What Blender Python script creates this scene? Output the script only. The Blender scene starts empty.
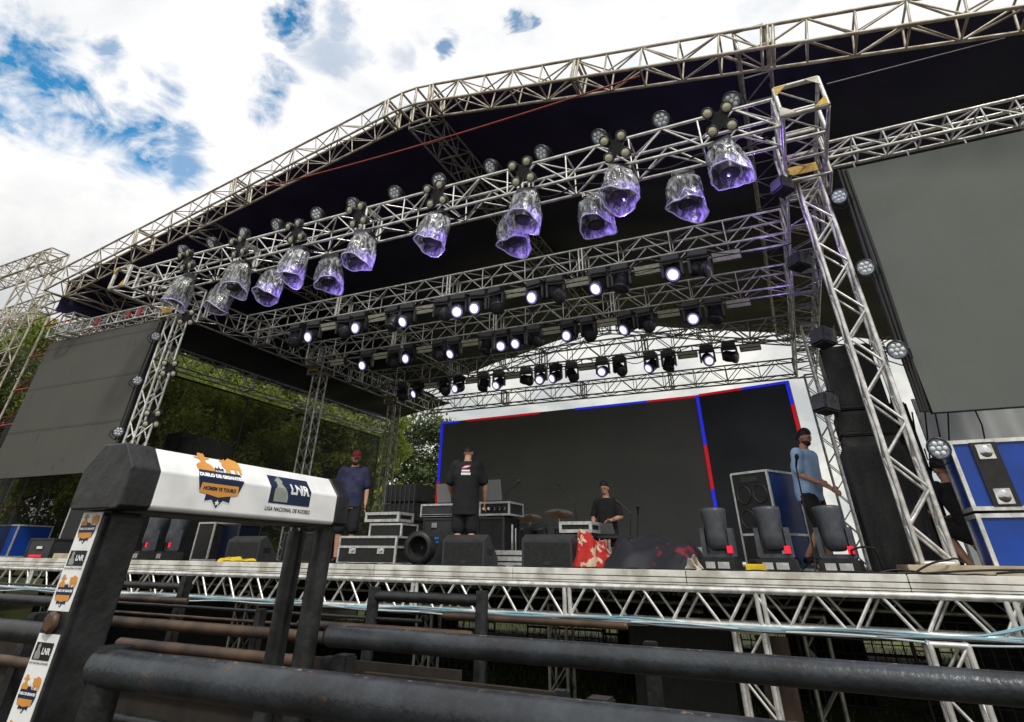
import bpy, bmesh, math, random
import numpy as np
from mathutils import Vector, Matrix
random.seed(7)
R = math.radians
sc = bpy.context.scene
col = sc.collection

# ------------------------------------------------------------------ camera (solved from the photo's vanishing points)
FL, CX, CY = 549.55, 507.6, 215.9
PIT, YAW, ROL = 0.5588, 0.4396, 0.0135
_f0 = np.array([-math.sin(YAW), math.cos(YAW), 0]); _r = np.array([math.cos(YAW), math.sin(YAW), 0]); _u = np.array([0, 0, 1.])
FW = _f0*math.cos(PIT)+_u*math.sin(PIT); UP0 = -_f0*math.sin(PIT)+_u*math.cos(PIT)
RT = _r*math.cos(ROL)+UP0*math.sin(ROL); UP = -_r*math.sin(ROL)+UP0*math.cos(ROL)
def ray(x, y):
    return FW*FL+RT*(x-CX)-UP*(y-CY)
def onY(x, y, Y):
    d = ray(x, y); return Vector(d*Y/d[1])
def Xof(px, Y, z):
    # world X of the point at depth Y and height z seen at picture column px
    k = px-CX
    a = FL*RT-k*FW
    return -(a[1]*Y+a[2]*z)/a[0]
DECK = -0.085
GROUND = -1.9

cam = bpy.data.cameras.new('camera'); co = bpy.data.objects.new('camera', cam); col.objects.link(co); sc.camera = co
cam.sensor_width = 36; cam.lens = FL/1024*36; cam.shift_x = (512-CX)/1024; cam.shift_y = -(361-CY)/1024
cam.clip_start = 0.05; cam.clip_end = 3000
co.matrix_world = Matrix(((RT[0], UP[0], -FW[0], 0), (RT[1], UP[1], -FW[1], 0), (RT[2], UP[2], -FW[2], 0), (0, 0, 0, 1)))

# ------------------------------------------------------------------ materials
def nodes(m):
    m.use_nodes = True; nt = m.node_tree; return nt, nt.nodes, nt.links
def mat(name, c, rough=0.6, metal=0.0, c2=None, scale=6, spec=0.4, bump=0.0, emit=None, es=0, alpha=None, detail=6, lo=.35, hi=.65, rvar=.12):
    m = bpy.data.materials.new(name); nt, N, L = nodes(m); b = N['Principled BSDF']
    b.inputs['Roughness'].default_value = rough; b.inputs['Metallic'].default_value = metal
    b.inputs['Specular IOR Level'].default_value = spec
    tc = N.new('ShaderNodeTexCoord'); no = N.new('ShaderNodeTexNoise'); no.inputs['Scale'].default_value = scale; no.inputs['Detail'].default_value = detail
    L.new(tc.outputs['Object'], no.inputs['Vector'])
    mr = N.new('ShaderNodeMapRange'); mr.inputs['From Min'].default_value = lo; mr.inputs['From Max'].default_value = hi
    L.new(no.outputs['Fac'], mr.inputs['Value'])
    mx = N.new('ShaderNodeMix'); mx.data_type = 'RGBA'
    if c2 is None: c2 = tuple(v*.8 for v in c)
    mx.inputs[6].default_value = (*c, 1); mx.inputs[7].default_value = (*c2, 1)
    L.new(mr.outputs['Result'], mx.inputs[0]); L.new(mx.outputs[2], b.inputs['Base Color'])
    r2 = N.new('ShaderNodeMapRange'); r2.inputs['To Min'].default_value = max(.03, rough-rvar); r2.inputs['To Max'].default_value = min(1, rough+rvar)
    L.new(no.outputs['Fac'], r2.inputs['Value']); L.new(r2.outputs['Result'], b.inputs['Roughness'])
    if bump:
        bp = N.new('ShaderNodeBump'); bp.inputs['Strength'].default_value = bump; bp.inputs['Distance'].default_value = .02
        L.new(no.outputs['Fac'], bp.inputs['Height']); L.new(bp.outputs['Normal'], b.inputs['Normal'])
    if emit: b.inputs['Emission Color'].default_value = (*emit, 1); b.inputs['Emission Strength'].default_value = es
    if alpha is not None: b.inputs['Alpha'].default_value = alpha
    return m
M = {}
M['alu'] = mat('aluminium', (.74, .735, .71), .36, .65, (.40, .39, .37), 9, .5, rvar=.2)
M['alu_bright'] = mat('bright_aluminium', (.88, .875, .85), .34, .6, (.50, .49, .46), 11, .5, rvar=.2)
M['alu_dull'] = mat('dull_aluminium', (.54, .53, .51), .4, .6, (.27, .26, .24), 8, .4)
M['alu_old'] = mat('weathered_aluminium', (.58, .55, .48), .45, .3, (.30, .25, .18), 5, .4)
M['yellow'] = mat('yellow_plate', (.62, .40, .05), .5, .1, (.4, .27, .08), 20)
M['deckedge'] = mat('deck_edging', (.84, .83, .78), .38, .25, (.50, .48, .42), 3.5, .5, lo=.42, hi=.6)
M['deck'] = mat('deck_carpet', (.018, .018, .02), .9, 0, (.035, .033, .03), 4)
M['ply'] = mat('plywood', (.55, .47, .33), .7, 0, (.40, .33, .22), 7)
M['canopy'] = mat('black_canopy', (.018, .014, .050), .55, 0, (.030, .023, .070), 1.3, .35, bump=1.0, detail=4)
M['black'] = mat('black_plastic', (.009, .009, .010), .5, 0, (.018, .018, .018), 12)
M['blackmetal'] = mat('black_metal', (.018, .018, .02), .38, .3, (.04, .04, .045), 14, .5)
M['lamp_body'] = mat('lamp_body', (.02, .02, .026), .35, 0, (.045, .045, .055), 25, .6)
M['head_grey'] = mat('grey_lamp_body', (.060, .068, .080), .45, 0, (.035, .04, .05), 14, .5)
M['grey'] = mat('dark_grey', (.040, .043, .046), .55, 0, (.028, .03, .032), 8)
M['grille'] = mat('speaker_grille', (.022, .023, .024), .6, .2, (.014, .014, .015), 30)
M['white'] = mat('white_paint', (.86, .87, .87), .35, 0, (.66, .68, .69), 7, .5, detail=12, lo=.45, hi=.8, bump=.08)
M['whitelite'] = mat('white_edge', (.7, .7, .68), .35, .5, (.45, .45, .44), 15)
M['blue'] = mat('blue_laminate', (.006, .055, .36), .35, 0, (.005, .04, .24), 3, .5)
M['blue_mid'] = mat('mid_blue_laminate', (.005, .035, .19), .4, 0, (.004, .025, .12), 3, .5)
M['bluedark'] = mat('dark_blue_laminate', (.003, .006, .022), .4, 0, (.003, .005, .015), 3, .5)
M['lens_off'] = mat('lamp_glass', (.06, .06, .075), .12, .2, (.12, .12, .14), 40, .8)
M['lens_on'] = mat('lit_lens', (.9, .9, 1), .2, 0, (.4, .4, .6), 30, emit=(.93, .90, 1), es=1.25)
M['lens_ring'] = mat('violet_lens_ring', (.2, .2, .35), .2, 0, (.05, .05, .1), 45, .8, emit=(.35, .28, .8), es=.45)
M['lens_glow'] = mat('dim_lens', (.5, .5, .6), .2, 0, None, 40, emit=(.55, .5, 1), es=.7)
M['par_glass'] = mat('par_glass', (.45, .58, .68), .15, .3, (.14, .2, .26), 60, .8)
M['warm_glass'] = mat('warm_lamp_glass', (.85, .82, .62), .2, .1, (.6, .57, .4), 50, .8)
M['bar_face'] = mat('led_bar_face', (.72, .72, .56), .4, .1, (.5, .5, .38), 20)
M['ledred'] = mat('red_led_edge', (.5, .01, .02), .4, 0, None, 8, emit=(1, .01, .03), es=.38)
M['ledblue'] = mat('blue_led_edge', (.02, .02, .5), .4, 0, None, 8, emit=(.03, .04, 1), es=.5)
M['red_led'] = mat('red_indicator', (.6, .01, .03), .4, 0, None, 8, emit=(1, .02, .06), es=.5)
M['skin'] = mat('skin', (.60, .34, .23), .5, 0, (.50, .26, .17), 12)
M['lips'] = mat('lips', (.26, .08, .06), .5)
M['beard'] = mat('beard_hair', (.035, .022, .016), .8, 0, (.07, .04, .03), 60)
M['hair'] = mat('hair', (.012, .010, .009), .6, 0, None, 40)
M['navy'] = mat('navy_cotton', (.040, .044, .10), .85, 0, (.022, .025, .065), 10)
M['blackcloth'] = mat('black_cotton', (.010, .010, .012), .9, 0, (.02, .02, .022), 8)
M['skyblue'] = mat('light_blue_cotton', (.44, .62, .88), .85, 0, (.32, .50, .78), 7)
M['redcap'] = mat('dark_red_cloth', (.16, .012, .02), .8, 0, (.1, .01, .015), 10)
M['pink'] = mat('pink_print', (.75, .10, .17), .7)
M['strap'] = mat('red_strap', (.36, .06, .045), .7, 0, (.22, .04, .03), 3)
M['teal'] = mat('teal_cable', (.10, .30, .38), .5, 0, (.25, .42, .48), 5)
M['cable'] = mat('black_cable', (.012, .012, .012), .55)
M['darkboard'] = mat('dark_board', (.012, .010, .009), .8, 0, (.03, .022, .015), 6)
M['soil'] = mat('trodden_soil', (.05, .037, .025), .95, 0, (.03, .022, .015), 3, detail=9)
M['cable_pale'] = mat('pale_cable', (.5, .58, .62), .5)
M['steelcable'] = mat('steel_cable', (.20, .20, .21), .5, .4)
M['redpipe'] = mat('red_steel', (.38, .03, .03), .5, 0, (.2, .02, .02), 5)
M['chrome'] = mat('chrome', (.7, .7, .72), .15, 1, (.5, .5, .52), 8)
M['cymbal'] = mat('brass_cymbal', (.14, .09, .05), .35, .7, (.08, .05, .03), 8)
M['orange'] = mat('orange_print', (.72, .34, .07), .5, 0, (.60, .25, .05), 3)
M['navyprint'] = mat('navy_print', (.010, .022, .065), .45)
M['greenbanner'] = mat('grey_green_print', (.33, .36, .30), .5, 0, (.2, .24, .2), 5)
M['yellowcloth'] = mat('yellow_cloth', (.75, .55, .02), .8, 0, (.6, .38, .02), 9)
M['bark'] = mat('bark', (.09, .065, .04), .9, 0, (.05, .035, .025), 5, bump=.5)
M['greywall'] = mat('pale_sheet_wall', (.42, .44, .44), .6, 0, (.34, .36, .36), 1.2)
M['silver'] = mat('laptop_silver', (.42, .43, .44), .35, .5, (.36, .37, .38), 4)
M['cream'] = mat('cream_cloth', (.6, .55, .48), .9)
M['bfblue'] = mat('bright_blue_print', (.02, .22, .62), .5)

def rust_pipe():
    m = bpy.data.materials.new('painted_pipe'); nt, N, L = nodes(m); b = N['Principled BSDF']
    tc = N.new('ShaderNodeTexCoord')
    n1 = N.new('ShaderNodeTexNoise'); n1.inputs['Scale'].default_value = 5; n1.inputs['Detail'].default_value = 9; n1.inputs['Roughness'].default_value = .7
    n2 = N.new('ShaderNodeTexNoise'); n2.inputs['Scale'].default_value = 60; n2.inputs['Detail'].default_value = 4
    L.new(tc.outputs['Object'], n1.inputs['Vector']); L.new(tc.outputs['Object'], n2.inputs['Vector'])
    r = N.new('ShaderNodeValToRGB'); e = r.color_ramp.elements
    e[0].position = .30; e[0].color = (.10, .045, .022, 1); e[1].position = .38; e[1].color = (.022, .025, .029, 1)
    x = e.new(.64); x.color = (.055, .064, .074, 1); x = e.new(.72); x.color = (.12, .07, .045, 1); x = e.new(.79); x.color = (.30, .24, .17, 1)
    L.new(n1.outputs['Fac'], r.inputs['Fac'])
    # wear along the upper side
    ge = N.new('ShaderNodeNewGeometry'); sp = N.new('ShaderNodeSeparateXYZ'); L.new(ge.outputs['Normal'], sp.inputs[0])
    mr = N.new('ShaderNodeMapRange'); mr.inputs['From Min'].default_value = .93; mr.inputs['From Max'].default_value = 1.0; L.new(sp.outputs['Z'], mr.inputs['Value'])
    n3 = N.new('ShaderNodeTexNoise'); n3.inputs['Scale'].default_value = 30; n3.inputs['Detail'].default_value = 6; L.new(tc.outputs['Object'], n3.inputs['Vector'])
    m3 = N.new('ShaderNodeMapRange'); m3.inputs['From Min'].default_value = .60; m3.inputs['From Max'].default_value = .66; L.new(n3.outputs['Fac'], m3.inputs['Value'])
    mu = N.new('ShaderNodeMath'); mu.operation = 'MULTIPLY'; L.new(mr.outputs[0], mu.inputs[0]); L.new(m3.outputs[0], mu.inputs[1])
    mx = N.new('ShaderNodeMix'); mx.data_type = 'RGBA'; L.new(mu.outputs[0], mx.inputs[0]); L.new(r.outputs['Color'], mx.inputs[6]); mx.inputs[7].default_value = (.36, .24, .17, 1)
    L.new(mx.outputs[2], b.inputs['Base Color'])
    rr = N.new('ShaderNodeMapRange'); rr.inputs['To Min'].default_value = .18; rr.inputs['To Max'].default_value = .48; L.new(n2.outputs['Fac'], rr.inputs['Value']); L.new(rr.outputs[0], b.inputs['Roughness'])
    ad = N.new('ShaderNodeMath'); ad.operation = 'ADD'; L.new(n1.outputs['Fac'], ad.inputs[0]); L.new(n2.outputs['Fac'], ad.inputs[1])
    bp = N.new('ShaderNodeBump'); bp.inputs['Strength'].default_value = .35; bp.inputs['Distance'].default_value = .006; L.new(ad.outputs[0], bp.inputs['Height']); L.new(bp.outputs[0], b.inputs['Normal'])
    b.inputs['Specular IOR Level'].default_value = .6; b.inputs['Metallic'].default_value = .35
    return m
M['pipe'] = rust_pipe()
M['pipe_brown'] = mat('rusty_brown_pipe', (.095, .055, .032), .5, .1, (.022, .018, .016), 4, .4, bump=.4, detail=9)
M['pad'] = mat('black_gate_steel', (.022, .023, .025), .42, 0, (.045, .047, .05), 8, .5, bump=.3, detail=9)
def worn_black():
    m = mat('worn_black_steel', (.0075, .008, .009), .40, 0, (.020, .021, .023), 9, .45, bump=.5, detail=10)
    nt = m.node_tree; N = nt.nodes; L = nt.links; b = N['Principled BSDF']; src = b.inputs['Base Color'].links[0].from_socket
    tc = N.new('ShaderNodeTexCoord'); n = N.new('ShaderNodeTexNoise'); n.inputs['Scale'].default_value = 30; n.inputs['Detail'].default_value = 10; n.inputs['Roughness'].default_value = .75; L.new(tc.outputs['Object'], n.inputs['Vector'])
    mr = N.new('ShaderNodeMapRange'); mr.inputs['From Min'].default_value = .66; mr.inputs['From Max'].default_value = .82; L.new(n.outputs['Fac'], mr.inputs['Value'])
    mx = N.new('ShaderNodeMix'); mx.data_type = 'RGBA'; L.new(mr.outputs[0], mx.inputs[0]); L.new(src, mx.inputs[6]); mx.inputs[7].default_value = (.12, .13, .115, 1)
    L.new(mx.outputs[2], b.inputs['Base Color']); return m
M['pad'] = worn_black()
def screen_mat():
    # LED wall: dark grey cabinets with faint seams and uneven brightness
    m = bpy.data.materials.new('led_modules'); nt, N, L = nodes(m); b = N['Principled BSDF']
    tc = N.new('ShaderNodeTexCoord'); sx = N.new('ShaderNodeSeparateXYZ'); L.new(tc.outputs['Object'], sx.inputs[0])
    def seam(ax, per, w):
        d = N.new('ShaderNodeMath'); d.operation = 'DIVIDE'; L.new(sx.outputs[ax], d.inputs[0]); d.inputs[1].default_value = per
        f = N.new('ShaderNodeMath'); f.operation = 'FRACT'; L.new(d.outputs[0], f.inputs[0])
        c = N.new('ShaderNodeMath'); c.operation = 'LESS_THAN'; L.new(f.outputs[0], c.inputs[0]); c.inputs[1].default_value = w/per; return c
    a = seam('X', .5, .008); c = seam('Z', .5, .008)
    mxm = N.new('ShaderNodeMath'); mxm.operation = 'MAXIMUM'; L.new(a.outputs[0], mxm.inputs[0]); L.new(c.outputs[0], mxm.inputs[1])
    no = N.new('ShaderNodeTexNoise'); no.inputs['Scale'].default_value = .7; L.new(tc.outputs['Object'], no.inputs['Vector'])
    r = N.new('ShaderNodeMapRange'); L.new(no.outputs['Fac'], r.inputs['Value']); r.inputs['To Min'].default_value = .8; r.inputs['To Max'].default_value = 1.2
    mx = N.new('ShaderNodeMix'); mx.data_type = 'RGBA'; mx.inputs[6].default_value = (.20, .20, .185, 1); mx.inputs[7].default_value = (.15, .15, .14, 1)
    L.new(mxm.outputs[0], mx.inputs[0])
    vm = N.new('ShaderNodeVectorMath'); vm.operation = 'SCALE'; L.new(mx.outputs[2], vm.inputs[0]); L.new(r.outputs[0], vm.inputs['Scale'])
    L.new(vm.outputs[0], b.inputs['Base Color']); b.inputs['Roughness'].default_value = .6
    return m
M['led'] = screen_mat()
M['led_b'] = mat('led_modules_darker', (.075, .090, .10), .5, 0, (.055, .066, .075), .8)
def side_screen(name, base, seams):
    m = bpy.data.materials.new(name); nt, N, L = nodes(m); b = N['Principled BSDF']
    tc = N.new('ShaderNodeTexCoord'); no = N.new('ShaderNodeTexNoise'); no.inputs['Scale'].default_value = 1.2; no.inputs['Detail'].default_value = 5; L.new(tc.outputs['Object'], no.inputs['Vector'])
    mp = N.new('ShaderNodeMapping'); mp.inputs['Scale'].default_value = (3, 1, .9); L.new(tc.outputs['Object'], mp.inputs[0])
    st = N.new('ShaderNodeTexNoise'); st.inputs['Scale'].default_value = 2.2; st.inputs['Detail'].default_value = 3; L.new(mp.outputs[0], st.inputs['Vector'])
    r = N.new('ShaderNodeMapRange'); r.inputs['From Min'].default_value = .3; r.inputs['From Max'].default_value = .7; r.inputs['To Min'].default_value = .93; r.inputs['To Max'].default_value = 1.07
    L.new(no.outputs['Fac'], r.inputs['Value'])
    r2 = N.new('ShaderNodeMapRange'); r2.inputs['From Min'].default_value = .66; r2.inputs['From Max'].default_value = .74; r2.inputs['To Min'].default_value = 1; r2.inputs['To Max'].default_value = 1-.5*seams
    L.new(st.outputs['Fac'], r2.inputs['Value'])
    mu = N.new('ShaderNodeMath'); mu.operation = 'MULTIPLY'; L.new(r.outputs[0], mu.inputs[0]); L.new(r2.outputs[0], mu.inputs[1])
    if seams:
        sx = N.new('ShaderNodeSeparateXYZ'); L.new(tc.outputs['Object'], sx.inputs[0])
        wob = N.new('ShaderNodeTexNoise'); wob.inputs['Scale'].default_value = 4; L.new(tc.outputs['Object'], wob.inputs['Vector'])
        ad = N.new('ShaderNodeMath'); ad.operation = 'MULTIPLY_ADD'; L.new(wob.outputs['Fac'], ad.inputs[0]); ad.inputs[1].default_value = .10; L.new(sx.outputs['Z'], ad.inputs[2])
        d = N.new('ShaderNodeMath'); d.operation = 'DIVIDE'; L.new(ad.outputs[0], d.inputs[0]); d.inputs[1].default_value = 1.02
        f = N.new('ShaderNodeMath'); f.operation = 'FRACT'; L.new(d.outputs[0], f.inputs[0])
        c = N.new('ShaderNodeMapRange'); c.inputs['From Min'].default_value = .0; c.inputs['From Max'].default_value = .06; c.inputs['To Min'].default_value = .45; c.inputs['To Max'].default_value = 1; L.new(f.outputs[0], c.inputs['Value'])
        m2 = N.new('ShaderNodeMath'); m2.operation = 'MULTIPLY'; L.new(mu.outputs[0], m2.inputs[0]); L.new(c.outputs[0], m2.inputs[1]); mu = m2
    sg = N.new('ShaderNodeSeparateXYZ'); L.new(tc.outputs['Object'], sg.inputs[0]); lines = []
    for ax in ('X', 'Z'):
        d = N.new('ShaderNodeMath'); d.operation = 'DIVIDE'; L.new(sg.outputs[ax], d.inputs[0]); d.inputs[1].default_value = .5
        f = N.new('ShaderNodeMath'); f.operation = 'FRACT'; L.new(d.outputs[0], f.inputs[0])
        c = N.new('ShaderNodeMath'); c.operation = 'GREATER_THAN'; L.new(f.outputs[0], c.inputs[0]); c.inputs[1].default_value = .016; lines.append(c)
    mn = N.new('ShaderNodeMath'); mn.operation = 'MINIMUM'; L.new(lines[0].outputs[0], mn.inputs[0]); L.new(lines[1].outputs[0], mn.inputs[1])
    ml = N.new('ShaderNodeMapRange'); ml.inputs['To Min'].default_value = .90; ml.inputs['To Max'].default_value = 1; L.new(mn.outputs[0], ml.inputs['Value'])
    m5 = N.new('ShaderNodeMath'); m5.operation = 'MULTIPLY'; L.new(mu.outputs[0], m5.inputs[0]); L.new(ml.outputs[0], m5.inputs[1]); mu = m5
    vm = N.new('ShaderNodeVectorMath'); vm.operation = 'SCALE'; vm.inputs[0].default_value = base; L.new(mu.outputs[0], vm.inputs['Scale'])
    L.new(vm.outputs[0], b.inputs['Base Color']); b.inputs['Roughness'].default_value = .75; return m
M['scr_l'] = side_screen('left_screen_face', (.070, .070, .060), 1)
M['scr_r'] = side_screen('right_screen_face', (.105, .117, .106), 0)
def net_mat():
    m = bpy.data.materials.new('shade_net'); nt, N, L = nodes(m); b = N['Principled BSDF']
    b.inputs['Base Color'].default_value = (.008, .010, .008, 1); b.inputs['Roughness'].default_value = .9
    tc = N.new('ShaderNodeTexCoord'); no = N.new('ShaderNodeTexNoise'); no.inputs['Scale'].default_value = 1.1; no.inputs['Detail'].default_value = 5; L.new(tc.outputs['Object'], no.inputs['Vector'])
    r = N.new('ShaderNodeMapRange'); r.inputs['From Min'].default_value = .35; r.inputs['From Max'].default_value = .65; r.inputs['To Min'].default_value = .70; r.inputs['To Max'].default_value = .86; L.new(no.outputs['Fac'], r.inputs['Value'])
    L.new(r.outputs[0], b.inputs['Alpha']); return m
M['net'] = net_mat()
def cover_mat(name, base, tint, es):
    # crumpled clear plastic rain cover, violet lamp light put into its lower part as emission
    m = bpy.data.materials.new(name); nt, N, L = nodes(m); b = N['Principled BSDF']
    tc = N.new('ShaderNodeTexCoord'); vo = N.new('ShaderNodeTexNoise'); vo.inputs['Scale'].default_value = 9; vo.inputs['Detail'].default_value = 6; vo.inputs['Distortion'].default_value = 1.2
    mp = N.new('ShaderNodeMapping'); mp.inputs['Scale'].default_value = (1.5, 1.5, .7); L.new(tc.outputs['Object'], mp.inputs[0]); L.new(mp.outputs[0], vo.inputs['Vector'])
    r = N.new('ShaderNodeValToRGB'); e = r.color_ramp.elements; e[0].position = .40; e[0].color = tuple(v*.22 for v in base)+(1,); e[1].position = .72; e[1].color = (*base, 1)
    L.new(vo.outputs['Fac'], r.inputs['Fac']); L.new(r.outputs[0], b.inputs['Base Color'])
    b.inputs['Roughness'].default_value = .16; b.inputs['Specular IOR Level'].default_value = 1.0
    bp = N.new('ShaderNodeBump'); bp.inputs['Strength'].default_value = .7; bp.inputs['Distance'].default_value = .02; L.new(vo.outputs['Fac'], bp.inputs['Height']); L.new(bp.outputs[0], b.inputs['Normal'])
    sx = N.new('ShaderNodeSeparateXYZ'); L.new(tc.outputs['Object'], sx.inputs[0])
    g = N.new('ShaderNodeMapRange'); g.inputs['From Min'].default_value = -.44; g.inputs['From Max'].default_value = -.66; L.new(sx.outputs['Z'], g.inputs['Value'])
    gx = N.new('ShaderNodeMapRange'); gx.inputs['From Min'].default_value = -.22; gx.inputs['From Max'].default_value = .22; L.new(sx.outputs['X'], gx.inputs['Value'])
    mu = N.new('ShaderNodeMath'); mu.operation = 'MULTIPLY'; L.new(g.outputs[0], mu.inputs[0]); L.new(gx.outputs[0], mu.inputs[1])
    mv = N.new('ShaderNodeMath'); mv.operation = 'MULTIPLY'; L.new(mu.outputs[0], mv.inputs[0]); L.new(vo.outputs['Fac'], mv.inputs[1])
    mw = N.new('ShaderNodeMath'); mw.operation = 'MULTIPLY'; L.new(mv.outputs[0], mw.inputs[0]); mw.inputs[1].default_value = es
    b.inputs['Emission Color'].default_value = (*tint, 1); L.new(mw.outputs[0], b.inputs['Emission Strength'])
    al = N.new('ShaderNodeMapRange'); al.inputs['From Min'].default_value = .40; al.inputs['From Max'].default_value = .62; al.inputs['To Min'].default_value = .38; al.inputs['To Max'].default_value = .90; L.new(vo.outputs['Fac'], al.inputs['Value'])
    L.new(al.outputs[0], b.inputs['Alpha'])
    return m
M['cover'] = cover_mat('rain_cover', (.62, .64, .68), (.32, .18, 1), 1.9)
M['cover_dull'] = cover_mat('rain_cover_unlit', (.50, .52, .50), (.3, .2, 1), .15)
M['cover_rim'] = mat('cover_rim', (.55, .54, .62), .3, 0, (.4, .38, .5), 30, .8, emit=(.45, .35, 1), es=.18)  # faint violet emission stands in for lamp light on the hem
def leaf_mat(name, a, b_, tr=.5):
    m = bpy.data.materials.new(name); nt, N, L = nodes(m); b = N['Principled BSDF']
    ge = N.new('ShaderNodeNewGeometry'); tc = N.new('ShaderNodeTexCoord'); no = N.new('ShaderNodeTexNoise'); no.inputs['Scale'].default_value = .5; no.inputs['Detail'].default_value = 3; L.new(tc.outputs['Object'], no.inputs['Vector'])
    ad = N.new('ShaderNodeMath'); ad.operation = 'MULTIPLY_ADD'; L.new(ge.outputs['Random Per Island'], ad.inputs[0]); ad.inputs[1].default_value = .6; L.new(no.outputs['Fac'], ad.inputs[2])
    mr = N.new('ShaderNodeMapRange'); mr.inputs['From Min'].default_value = .4; mr.inputs['From Max'].default_value = 1.2; L.new(ad.outputs[0], mr.inputs['Value'])
    mx = N.new('ShaderNodeMix'); mx.data_type = 'RGBA'; mx.inputs[6].default_value = (*a, 1); mx.inputs[7].default_value = (*b_, 1); L.new(mr.outputs[0], mx.inputs[0]); L.new(mx.outputs[2], b.inputs['Base Color'])
    b.inputs['Roughness'].default_value = .6
    t = N.new('ShaderNodeBsdfTranslucent'); L.new(mx.outputs[2], t.inputs['Color']); ms = N.new('ShaderNodeMixShader'); ms.inputs[0].default_value = tr
    L.new(b.outputs[0], ms.inputs[1]); L.new(t.outputs[0], ms.inputs[2]); L.new(ms.outputs[0], N['Material Output'].inputs['Surface'])
    return m
M['leaf'] = leaf_mat('tree_leaves', (.020, .036, .010), (.085, .125, .025), .35)
M['leaf_m'] = leaf_mat('olive_leaves', (.09, .13, .02), (.32, .38, .07), .5)
M['leaf_l'] = leaf_mat('pale_leaves', (.05, .06, .03), (.17, .19, .09), .4)
M['leaf_y'] = leaf_mat('yellow_green_leaves', (.10, .13, .012), (.36, .38, .05), .5)
M['grass'] = mat('short_grass', (.14, .21, .025), .9, 0, (.07, .11, .015), 2.2)
def ground_mat():
    m = mat('ground_soil', (.10, .135, .028), .95, 0, (.12, .10, .045), .35, detail=9)
    return m
M['ground'] = ground_mat()
M['floral'] = mat('red_patterned_cloth', (.36, .014, .012), .8, 0, (.50, .40, .28), 9, lo=.52, hi=.56, detail=4, bump=1.0)
M['mercloth'] = mat('black_red_cloth', (.012, .012, .018), .7, 0, (.16, .012, .025), 3.2, lo=.62, hi=.66, detail=3, bump=1.0)

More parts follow.
